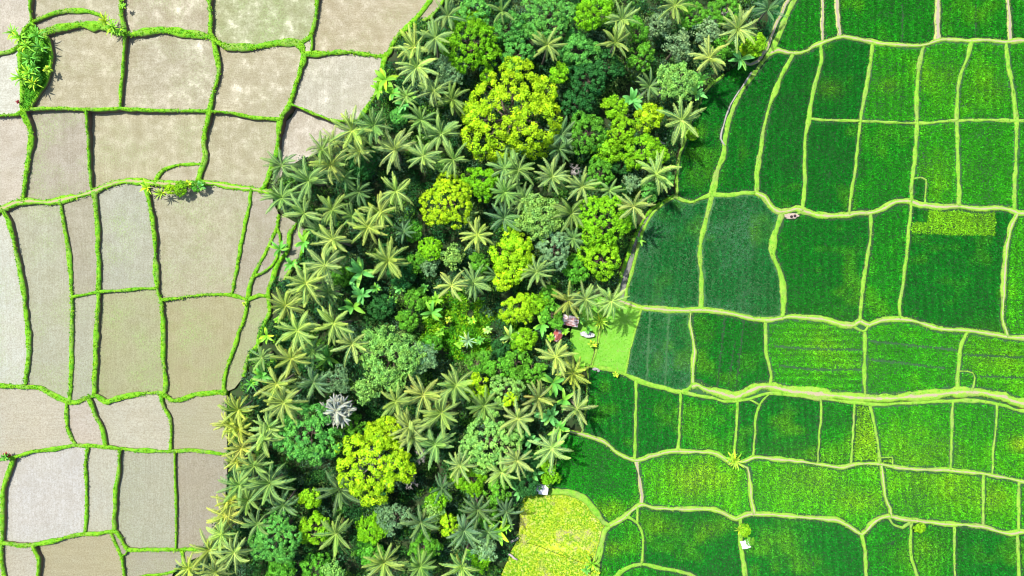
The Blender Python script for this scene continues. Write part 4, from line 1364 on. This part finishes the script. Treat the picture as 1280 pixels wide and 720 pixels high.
BANANAS = [  # u, v, model, colour, scale, name
    (492, 117, 'B', GRN, 1.2), (482, 100, 'B', LIM, 1.2), (475, 112, 'B', LIM, 1.1), (506, 130, 'B', BLU, 1.2), (452, 340, 'B', BLU, 1.5), (365, 330, 'B', GRN, 1.0), (380, 303, 'B', GRN, 1.1), (350, 311, 'B', GRN, 0.9), (452, 368, 'B', BLU, 1.3), (441, 383, 'B', GRN, 1.3), (410, 446, 'B', GRN, 1.2),
    (328, 468, 'B', GRN, 1.2), (316, 478, 'S', GRN, 1.0), (334, 420, 'B', LIM, 0.8), (790, 125, 'B', BLU, 1.4), (677, 406, 'B', GRN, 1.2), (692, 478, 'B', GRN, 1.3), (687, 520, 'B', BLU, 1.4), (700, 535, 'B', GRN, 1.2), (638, 420, 'B', SAGE, 1.1), (662, 548, 'B', BLU, 1.2), (705, 500, 'B', GRN, 1.1),
    (925, 75, 'B', BLU, 1.2), (875, 100, 'B', GRN, 1.1), (870, 118, 'B', BLU, 1.1), (624, 663, 'B', LIM, 1.2), (632, 655, 'S', LIM, 1.1), (590, 690, 'B', GRN, 1.1), (540, 390, 'B', GRN, 1.1), (545, 375, 'B', LIM, 0.9), (800, 300, 'B', GRN, 0.6), (640, 590, 'B', BLU, 1.2), (650, 612, 'B', BLU, 1.1), (665, 590, 'B', BLU, 1.2),
    (26, 48, 'S', LIM, 1.25), (35, 58, 'S', LIM, 1.2), (48, 45, 'S', GRN, 1.1), (40, 75, 'S', GRN, 1.1), (52, 60, 'S', GRN, 1.0), (38, 92, 'S', LIM, 1.1), (45, 85, 'S', GRN, 1.0), (28, 98, 'S', LIM, 1.2), (44, 105, 'S', YEL, 1.0), (18, 42, 'S', LIM, 1.0), (60, 88, 'L', YEL, 0.9),
    (133, 28, 'S', YEL, 1.1), (142, 35, 'S', LIM, 1.1), (150, 40, 'L', LIM, 0.9), (186, 235, 'S', YEL, 1.0), (203, 242, 'S', YEL, 0.9), (236, 230, 'L', YEL, 0.9), (252, 232, 'L', BLU, 1.0), (155, 8, 'L', LIM, 0.6),
    (7, 571, 'L', GRN, 0.9), (740, 430, 'L', YEL, 1.0), (750, 402, 'S', YEL, 1.1), (753, 398, 'S', LIM, 0.9), (740, 704, 'S', LIM, 1.1), (733, 712, 'L', GRN, 1.0), (745, 716, 'L', YEL, 0.8), (769, 468, 'L', YEL, 0.7), (728, 458, 'L', LIM, 0.8), (924, 662, 'S', YEL, 0.8),
    (343, 448, 'L', LIM, 0.9), (347, 400, 'L', LIM, 0.8), (306, 380, 'L', YEL, 0.5), (698, 405, 'L', GRN, 0.9), (706, 414, 'L', LIM, 0.9), (688, 422, 'L', LIM, 1.0), (725, 400, 'L', GRN, 1.0), (735, 412, 'L', GRN, .8),
    (470, 360, 'L', GRN, 1.2), (490, 375, 'L', GRN, 1.1), (550, 415, 'L', LIM, 1.0), (590, 400, 'L', LIM, 1.0), (600, 425, 'L', GRN, 1.1), (575, 430, 'L', LIM, 1.1), (560, 400, 'L', YEL, 0.8), (610, 412, 'L', SAGE, 1.0), (585, 425, 'S', GSAGE, 1.1), (500, 360, 'L', BLU, 1.3), (530, 360, 'L', GRN, 1.2),
    (918, 575, 'S', YEL, 1.2), (913, 571, 'S', LIM, 0.9),
]

# ----------------------------------------------------------------------------
# labels: what it looks like + which one, counted out from a landmark
# ----------------------------------------------------------------------------
LAND = [
    ('the largest yellow tree', 640, 140), ('the dense round yellow tree', 562, 252), ('the silver palm', 421, 513), ('the twiggy yellow tree', 463, 583),
    ('the larger tin-roofed hut', 711, 401), ('the white-roofed shed', 677, 611), ('the dark ball-shaped tree', 455, 205), ('the lime ball-shaped tree', 537, 311),
    ('the broad blue-green dome', 380, 545), ('the lower-left cauliflower tree', 342, 674), ('the wide feathery tree', 485, 445), ('the tall lime tree', 752, 275),
    ('the pale upper-right tree', 848, 102), ('the large pale dome', 610, 553), ('the top-edge blue-green tree', 687, 16), ('the green clearing', 572, 408),
    ('the yellow meadow', 700, 655), ('the grey leafless tree', 720, 210), ('the ditch head', 842, 246), ('the white tarp shelter', 933, 681), ('the brown ditch bend', 940, 80),
    ('the green wedge bank', 45, 90), ('the bushy mud-field bank', 215, 235), ('the lawn', 770, 415),
]
SECT = ['right of', 'above and right of', 'above', 'above and left of', 'left of', 'below and left of', 'below', 'below and right of']
ORD = ['nearest', 'second', 'third', 'fourth', 'fifth', 'sixth', 'seventh', 'eighth']
USED = set()


def sector(du, dv):
    return int(round(math.atan2(-dv, du) / (PI / 4))) % 8


def relations(items, noun):
    """one distinct relation per item of a category: k-th item in a sector seen from a landmark"""
    out = [None] * len(items)
    cand = []
    for li, (nm, lu, lv) in enumerate(LAND):
        sec = {}
        for i, it in enumerate(items):
            du, dv = it[0] - lu, it[1] - lv
            d = math.hypot(du, dv)
            if d < 7:
                continue
            sec.setdefault(sector(du, dv), []).append((d, i))
        for s, lst in sec.items():
            lst.sort()
            for k, (d, i) in enumerate(lst[:8]):
                cand.append((k * 70 + d, k, i, li, s))
    cand.sort()
    for cost, k, i, li, s in cand:
        if out[i] is None:
            out[i] = '%s %s %s %s' % (ORD[k], noun, SECT[s], LAND[li][0])
    return out


PALM_LOOK = {'k': 'khaki coconut palm', 'g': 'green coconut palm', 'b': 'blue-green coconut palm', 'y': 'yellow-tipped coconut palm'}
PALM_COL = {'k': (0.18, 0.295, 0.10), 'g': (0.12, 0.245, 0.085), 'b': (0.075, 0.17, 0.085), 'y': (0.205, 0.295, 0.07)}

rel = relations(PALMS, 'palm')
for i, (u, v, rp, c) in enumerate(PALMS):
    zt = float(T(u, v))
    edge = float(min(u - np.interp(v, XL_V, XL_U), np.interp(v, XR_V, XR_U) - u)) * S
    h = {'k': 11.5, 'g': 10.2, 'b': 8.2, 'y': 9.0}[c] + random.uniform(-1.2, 1.2)
    if edge < 6:
        h -= 2.0
    if rp < 19:
        h -= 1.5
    top = zt + h
    x, y, _ = at(u, v, top)
    t = thing('palm_tree', (float(x), float(y), zt - 0.2), random.uniform(0, 2 * PI))
    tag(t, '%s, %s' % (PALM_LOOK[c], rel[i]), 'palm', 'coconut palms in the ravine')
    tr = link('trunk', PALM_TRUNKS[i % 5], t)
    tr.scale = (1, 1, (h + 0.2) / 11.0)
    sc = rp * S * (H - top) / H / 4.0 * random.uniform(0.84, 1.02)
    cr = link('crown', PALM_CROWNS[(i * 5 + i // 7) % NP_VAR], t)
    cr.location = (0, 0, h + 0.2)
    cr.scale = (sc, sc, sc * random.uniform(0.8, 1.05))
    cr.rotation_euler = (random.gauss(0, .15), random.gauss(0, .15), random.uniform(0, 6.28))
    b = PALM_COL[c]
    j = random.uniform(0.82, 1.18)
    cr.color = (b[0] * j * random.uniform(0.9, 1.15), b[1] * j, b[2] * j * random.uniform(0.8, 1.2), 1)

# silver palm: stiff grey-white fan fronds
for (u, v, rp) in SILVER:
    h = 9.5
    zt = float(T(u, v))
    x, y, _ = at(u, v, zt + h)
    t = thing('palm_tree', (float(x), float(y), zt - 0.2), 0.4)
    tag(t, 'silver-grey palm with stiff whitish leaves beside the blue-green domed tree', 'palm')
    SILVER_CROWNS = [palm_meshes(301 + q_, R=2.3, nf=26, style='areca') for q_ in range(2)]
    for k, (dx, dy, dz_, s_) in enumerate(((0, 0, 0.6, 1.0), (1.6, 0.7, 0, .8), (-1.5, 0.9, 0.1, .85), (0.4, -1.7, -0.1, .85), (-1.1, -1.2, 0.2, .7), (0.5, 1.7, 0, .7), (2.2, -0.9, -0.4, .6))):
        stf = link('stem', PALM_TRUNKS[k % 5], t)
        stf.location = (dx * 0.3, dy * 0.3, 0)
        stf.scale = (0.8, 0.8, (h + dz_) / 11)
        stf.rotation_euler = (-dy * 0.7 / h, dx * 0.7 / h, 0)
        cr = link('crown', SILVER_CROWNS[k % 2], t)
        cr.location = (dx, dy, h + dz_ + 0.2)
        cr.scale = (s_,) * 3
        cr.rotation_euler = (0, 0, k * 1.3)
        cr.color = (0.225, 0.275, 0.35, 1)

# broadleaf trees
TREE_NAMED = {
    (640, 140): 'huge lime-yellow domed tree with clumped bright crown, the largest tree in the ravine',
    (562, 252): 'dense round yellow tree with a rim of lime foliage between green palms',
    (463, 583): 'wide lime-yellow tree with pale bare twigs showing through its crown',
    (455, 205): 'small dark green ball-shaped tree among the palms on the left',
    (537, 311): 'small lime-green ball-shaped tree under the dense round yellow tree',
    (380, 545): 'broad blue-green domed tree with tight cauliflower foliage left of the silver-leaved palm',
    (342, 674): 'cauliflower-like blue-green tree in the lower left corner of the ravine',
    (485, 445): 'wide feathery sage-green tree between coconut palms left of the clearing',
    (752, 275): 'tall bright lime-green tree with full crown facing the rice terraces',
    (848, 102): 'feathery pale sage tree above the coconut palm at the upper rice edge',
    (610, 553): 'large pale sage domed tree with tight rounded foliage above the meadow',
    (687, 16): 'large blue-green tree cut by the top edge of the picture',
    (1151, 660): 'small round lime shrub beside the path loop among the rice plots',
}
rel = relations(TREES, 'tree')
SHRUBS = [t for t in TREES if t[5] < 5.2]
for i, (u, v, rp, kind, col, h) in enumerate(TREES):
    zt = float(T(u, v))
    shrub = h < 5.2
    top = zt + h
    x, y, _ = at(u, v, top - 0.3 * rp * S)
    R = rp * S * (H - top) / H
    cls = min((2.2, 4.0, 6.0, 9.0), key=lambda q: abs(math.log(q / R)))
    if kind == 'ball':
        cls = 2.2
    key = (kind, cls, i % 2)
    sc = R / cls * 1.07
    flat = 0.82 * R
    cz = max(0.35 * R, h - flat)          # crown frame origin above ground
    if shrub:
        cz = max(0.15 * h, h - 0.95 * R)
    t = thing('shrub' if shrub else 'broadleaf_tree', (float(x), float(y), zt - 0.1), random.uniform(0, 6.28))
    lab = TREE_NAMED.get((u, v))
    size = 'small' if rp < 15 else ('large' if rp > 30 else 'mid-sized')
    look = {'cauli': 'tight', 'clump': 'clumpy', 'airy': 'feathery', 'ball': 'ball-shaped'}[kind]
    if not lab:
        lab = '%s %s %s, %s' % (look, COLNAME[col], 'shrub' if shrub else 'tree', rel[i])
    tag(t, lab, 'shrub' if shrub else 'tree', 'shrubs at the ravine edges and on banks' if shrub else 'broadleaf trees in the ravine')
    tr = link('trunk', TRUNKS[key], t)
    tr.location = (0, 0, cz)
    tr.scale = (sc, sc, max(0.25, cz / 8.0))
    if shrub:
        tr.scale = (sc, sc, sc * 0.5)
        tr.location = (0, 0, cz)
        tr.scale = (sc, sc, max(0.06, (cz + 0.1) / 8.5))
    cr = link('crown', CROWNS[key], t)
    cr.location = (0, 0, cz)
    cr.scale = (sc, sc, sc)
    j = random.uniform(0.9, 1.1)
    cr.color = (col[0] * j * random.uniform(0.9, 1.1), col[1] * j, col[2] * j, 1)
    if col in (YEL,) and (u, v) == (463, 583):
        tw = link('bare_branches', bare_tree(5.6, 900), t)
        tw.location = (0, 0, cz + 1.9)

for i, (u, v, rp) in enumerate(BARE):
    zt = float(T(u, v))
    h = 8.5
    x, y, _ = at(u, v, zt + h)
    t = thing('bare_tree', (float(x), float(y), zt), 1.3 * i)
    tag(t, ['grey leafless tree right of the wide yellow tree', 'grey-brown twiggy leafless tree just below and right of the wide yellow tree', 'pinkish grey leafless tree between the palms and green domed trees',
            'pale bare tree beside the topmost right palm near the top edge', 'small pale bare tree touching the feathery sage tree near the top'][i], 'tree', 'leafless trees in the ravine')
    b = link('branches', bare_tree(rp * S * 0.62, 500 + i), t)
    b.location = (0, 0, 6.6)

relb = relations(BANANAS, 'plant')
for i, (u, v, mdl, col, sc) in enumerate(BANANAS):
    zt = float(T(u, v))
    in_forest = any(inside(P, [(u, v)])[0] for P in FOREST)
    h = 1.3 * sc + (1.2 if (mdl == 'B' and in_forest) else 0.0) + (1.5 if in_forest else 0)
    x, y, _ = at(u, v, zt + h)
    nm = {'B': 'banana_plant', 'S': 'strap_leaved_plant', 'L': 'leafy_plant'}[mdl]
    t = thing(nm, (float(x), float(y), zt + 0.1), random.uniform(0, 6.28))
    word = {'B': 'broad-leaved banana plant', 'S': 'spiky strap-leaved plant', 'L': 'low leafy plant'}[mdl]
    tag(t, '%s %s, %s' % (COLNAME[col], word, relb[i]), 'plant', 'plants on the banks and ravine floor')
    stm = link('stem', STEM, t)
    stm.location = (0, 0, h)
    stm.scale = (sc, sc, (h + 0.3) / 1.6)
    lf = link('leaves', {'B': BANANA, 'S': STRAP, 'L': LEAFY}[mdl][i % 3], t)
    lf.location = (0, 0, h)
    lf.scale = (sc,) * 3
    j = random.uniform(0.85, 1.15)
    if col == YEL:
        j *= 0.78
    lf.color = (col[0] * j, col[1] * j, col[2] * j + 0.02, 1)

# ----------------------------------------------------------------------------
# huts, shelter, logs, rocks, small things
# ----------------------------------------------------------------------------
def tin_material(name, base, rust, amount, edge=0.08):
    m, nt = new_mat(name)
    g = G(nt)
    tc = g.n('ShaderNodeTexCoord').outputs['Object']
    f = g.noise(g.mapping(tc, (0.7, 2.2, 1)), 1.0, 6, 0.65)
    f2 = g.noise(tc, 9.0, 3, 0.7)
    c = g.mix(g.ramp(f, amount - edge, amount + edge), rust, base)
    c = g.mix(g.ramp(f2, 0.55, 0.75, 0, 0.4), c, tuple(x * 0.5 for x in rust))
    g.out(c, 0.5, 0.4)
    return m


M_TIN = tin_material('weathered_tin', (0.55, 0.50, 0.52), (0.24, 0.09, 0.07), 0.50)
M_TIN2 = tin_material('rust_striped_tin', (0.52, 0.44, 0.46), (0.26, 0.06, 0.05), 0.53, 0.03)
M_TINW = tin_material('pale_tin', (0.62, 0.62, 0.66), (0.40, 0.38, 0.40), 0.33)
M_BRICK = plain_material('hut_wall', (0.26, 0.16, 0.12), nscale=6)
M_POST = plain_material('wooden_post', (0.16, 0.11, 0.07), nscale=8)
M_TARP = plain_material('white_tarp', (0.66, 0.68, 0.72), rough=0.4, nscale=3, var=0.25)
M_ROCK = plain_material('grey_rock', (0.32, 0.31, 0.30), nscale=4)
M_LOG = plain_material('weathered_log', (0.42, 0.36, 0.36), nscale=5)
M_DARK = plain_material('dark_sacking', (0.05, 0.035, 0.04), nscale=9)
M_CONC = plain_material('pale_concrete', (0.42, 0.42, 0.42), nscale=3)


def corrugated(l, w, rise, z0, n=26):
    """gable roof of corrugated sheets, ridge along x"""
    t = Tube()
    for sgn in (-1, 1):
        top, bot = [], []
        for lvl, lst in ((0.0, top), (-0.03, bot)):
            P = []
            for i in range(n + 1):
                x = -l / 2 + l * i / n
                wv = 0.025 * math.cos(i * PI)
                P.append([(x, sgn * 0.01, z0 + rise + wv + lvl), (x, sgn * w * 0.25, z0 + rise * 0.5 + wv + lvl - 0.02), (x, sgn * w * 0.5, z0 + wv + lvl)])
            t.grid(P)
    t.tube([(-l / 2 - .02, 0, z0 + rise + .04), (l / 2 + .02, 0, z0 + rise + .04)], [0.07, 0.07], 6)
    return t


def hut(name, label, u, v, l, w, h, rz, roof_mat, group=None):
    zt = float(T(u, v))
    x, y, _ = at(u, v, zt + h)
    t = thing(name, (float(x), float(y), zt - 0.1), rz)
    tag(t, label, 'hut' if 'hut' in name else 'shed', group)
    link('roof', corrugated(l, w, 0.55, h).mesh('hut_roof', roof_mat, False), t)
    wl, ww = l * 0.82, w * 0.78
    wall = Tube()
    wall.box((0, ww / 2, h / 2), (wl, 0.1, h)).box((-wl / 2 + .05, 0, h / 2), (0.1, ww - .12, h)).box((wl / 2 - .05, 0, h / 2), (0.1, ww - .12, h))
    wall.box((-wl * 0.3, -ww / 2, h / 2), (wl * 0.4, 0.1, h)).box((wl * 0.4, -ww / 2, h / 2), (wl * 0.2, 0.1, h))
    link('wall', wall.mesh('hut_wall', M_BRICK, False), t)
    link('door', Tube().box((wl * 0.1, -ww / 2 - .02, h * 0.45), (wl * 0.38, 0.05, h * 0.9)).mesh('hut_door', M_POST, False), t)
    for sx in (-1, 1):
        for sy in (-1, 1):
            link('post', Tube().tube([(sx * l * 0.46, sy * w * 0.44, -.1), (sx * l * 0.46, sy * w * 0.44, h + .03)], [0.06, 0.05], 6).mesh('hut_post', M_POST), t)
    return t


hut('hut', 'larger hut with pale rusty tin roof under the yellow-tipped palm', 713, 401, 3.3, 2.1, 2.6, -0.18, M_TIN, 'tin-roofed huts among the trees')
hut('hut', 'smaller hut with red and white striped tin roof, half hidden by bushes', 697, 419, 2.6, 1.9, 2.3, 1.15, M_TIN2, 'tin-roofed huts among the trees')
hut('shed', 'small white-roofed shed at the corner of the yellow meadow', 677, 612, 2.6, 2.0, 2.4, -0.12, M_TINW)
hut('shed', 'white-roofed lean-to partly under foliage beside the rice, above the other shed', 687, 589, 2.0, 1.3, 2.3, -0.25, M_TINW)

# white tarp shelter on the bank
zt = float(T(933, 681))
x, y, _ = at(933, 681, zt + 1.4)
t = thing('tarp_shelter', (float(x), float(y), zt), 0.3)
tag(t, 'crumpled white tarp shelter on the bank between two deep green rice plots', 'shelter')
g_ = []
for i in range(9):
    row = []
    for jx in range(9):
        a, b = i / 8 - .5, jx / 8 - .5
        row.append((a * 1.9 + random.uniform(-.06, .06), b * 1.7 + random.uniform(-.06, .06), 1.45 - 0.5 * (abs(a) + abs(b)) ** 1.5 + random.uniform(-.07, .07)))
    g_.append(row)
tt_ = Tube().grid(g_)
me = tt_.mesh('tarp', M_TARP, False)
link('tarp', me, t).modifiers.new('thick', 'SOLIDIFY').thickness = 0.02
for sx in (-1, 1):
    for sy in (-1, 1):
        link('pole', Tube().tube([(sx * .75, sy * .65, -.2), (sx * .75, sy * .65, 1.1)], [0.03, 0.025], 6).mesh('shelter_pole', M_POST), t)


def rock(seed, s):
    r = np.random.default_rng(seed)
    import bmesh
    bm = bmesh.new()
    bmesh.ops.create_icosphere(bm, subdivisions=3, radius=1)
    ph = r.uniform(0, 6, 9)
    for vtx in bm.verts:
        c = vtx.co
        k = 1 + 0.18 * math.sin(3 * c.x + ph[0]) + 0.14 * math.sin(4 * c.y + ph[1]) + 0.12 * math.sin(5 * c.z + ph[2])
        vtx.co = c * k
        vtx.co.x *= s[0]
        vtx.co.y *= s[1]
        vtx.co.z *= s[2]
    me = bpy.data.meshes.new('rock')
    bm.to_mesh(me)
    bm.free()
    me.materials.append(M_ROCK)
    return me


for i, (u, v, s, lab) in enumerate([(744, 461, (.5, .35, .35), 'larger grey rock at the lower edge of the lawn by the huts'), (748, 463, (.28, .25, .25), 'smaller grey rock at the lower edge of the lawn by the huts')]):
    x, y, z = at(u, v)
    o = link('rock', rock(i, s))
    o.location = (float(x), float(y), float(z) + 0.12 + 0.25)
    tag(o, lab, 'rock', 'rocks on the lawn bank')


def log(u, v, L, rad, rz, lab, zoff):
    x, y, z = at(u, v)
    P = [(-L / 2, 0, 0), (-L / 6, .08, .02), (L / 6, -.05, .03), (L / 2, .04, 0)]
    o = link('log', Tube().tube(P, [rad, rad * .95, rad * .85, rad * .7], 9).mesh('log', M_LOG))
    o.location = (float(x), float(y), float(z) + zoff)
    o.rotation_euler = (0, 0.03, rz)
    tag(o, lab, 'log', 'pale fallen logs')


log(823, 178, 2.4, 0.26, -0.45, 'pale fallen log at the rice edge below the upper right palms', 1.0)
log(643, 674, 1.8, 0.28, 0.5, 'pale fallen log at the left edge of the yellow meadow, upper one', 0.5)
log(641, 695, 2.2, 0.24, -0.6, 'pale fallen log at the left edge of the yellow meadow, lower one', 0.5)

# slab on the lawn and trampled clearing at the path fork
def blob(name, u, v, ru, rv, z, mat, rz=0.0):
    P = []
    for k in range(22):
        a = 2 * PI * k / 22
        q = 1 + random.uniform(-.14, .14)
        P.append((u + (math.cos(a) * ru * math.cos(rz) - math.sin(a) * rv * math.sin(rz)) * q, v + (math.cos(a) * ru * math.sin(rz) + math.sin(a) * rv * math.cos(rz)) * q))
    P = np.array(P)
    x, y, zz = at(P[:, 0], P[:, 1])
    t = Tube()
    n = len(P)
    t.v = [(float(a), float(b), z) for a, b in zip(x, y)] + [(float(a) * 1, float(b), z - 0.4) for a, b in zip(x, y)]
    t.f = [tuple(reversed(range(n)))] + [(k, (k + 1) % n, n + (k + 1) % n, n + k) for k in range(n)]
    me = t.mesh(name, mat, False)
    if me.polygons[0].normal.z < 0:
        me.flip_normals()
    return tag(link(name, me), kind='structure')


blob('paved_yard', 734, 418, 9, 3.5, float(T(734, 418)) + 0.22, M_CONC, 0.15)
M_TREAD = plain_material('trodden_clay', (0.36, 0.29, 0.24), nscale=3, var=0.3)
blob('bare_ground', 989, 270, 9, 3.6, float(T(989, 270)) + 0.345, M_TREAD, -0.05)


def sack(seed):
    r = np.random.default_rng(seed)
    t = Tube()
    P = [(0, 0, 0.0), (0.01, 0, 0.08), (0.02, 0.02, 0.30), (0, 0.01, 0.46), (0, 0, 0.52), (0.03, 0.0, 0.60)]
    t.tube(P, [0.20, 0.27, 0.25, 0.13, 0.06, 0.12], 10)
    return t.mesh('sack', M_DARK)


for i, (u, v, lab) in enumerate([(988, 271, 'dark bundle on the bare patch at the path fork, left of its pair'), (992.5, 270, 'dark bundle on the bare patch at the path fork, right of its pair')]):
    x, y, z = at(u, v)
    o = link('bundle', sack(i))
    o.location = (float(x), float(y), float(z) + 0.345)
    o.rotation_euler = (0, 0, i * 2.0)
    tag(o, lab, 'bundle', 'dark bundles at the path fork')

# red-leaved plants on the left banks
for i, (u, v, lab) in enumerate([(12, 567, 'small dark red-leaved plant on the bank at the left edge'), (26, 129, 'tiny crimson-leaved plant on the bank under the green wedge')]):
    x, y, z = at(u, v)
    t = thing('red_plant', (float(x), float(y), float(z) + 0.2), i)
    tag(t, lab, 'plant', 'red-leaved plants on the banks')
    st_ = link('stem', STEM, t)
    st_.location = (0, 0, 0.55)
    st_.scale = (.4, .4, .5)
    lf = link('leaves', LEAFY[i], t)
    lf.location = (0, 0, 0.55)
    lf.scale = (0.7 - 0.25 * i,) * 3
    lf.color = (0.20, 0.02, 0.03, 1)

# ----------------------------------------------------------------------------
# light, sky, camera
# ----------------------------------------------------------------------------
EL, AZ = math.radians(62), math.radians(-47)      # sun stands over the upper left (north-west)
w = bpy.data.worlds.new('World')
SC.world = w
w.use_nodes = True
nt = w.node_tree
bg = nt.nodes['Background']
sky = nt.nodes.new('ShaderNodeTexSky')
sky.sky_type = 'NISHITA'
sky.sun_disc = False
sky.sun_elevation = EL
sky.sun_rotation = AZ
sky.altitude = 200
sky.dust_density = 2.0
nt.links.new(sky.outputs[0], bg.inputs[0])
bg.inputs[1].default_value = 0.125

sun = bpy.data.lights.new('sun', 'SUN')
sun.energy = 4.1
sun.angle = math.radians(0.9)
sun.color = (1.0, 0.95, 0.86)
so = bpy.data.objects.new('sun', sun)
COL.objects.link(so)
# direction towards the sun: azimuth measured clockwise from +Y
dx, dy, dz = math.sin(AZ) * math.cos(EL), math.cos(AZ) * math.cos(EL), math.sin(EL)
from mathutils import Vector
so.rotation_euler = Vector((dx, dy, dz)).to_track_quat('Z', 'Y').to_euler()
so.location = (dx * 200, dy * 200, dz * 200)

cam = bpy.data.cameras.new('camera')
cam.sensor_width = 36
cam.lens = 24.0
cam.clip_end = 5000
co = bpy.data.objects.new('camera', cam)
COL.objects.link(co)
co.location = (0, 0, H)
co.rotation_euler = (0, 0, 0)
SC.camera = co

SC.cycles.filter_width = 1.15
SC.view_settings.view_transform = 'Standard'
SC.view_settings.look = 'None'
SC.view_settings.gamma = 1
SC.view_settings.use_curve_mapping = False
SC.view_settings.exposure = 1.02
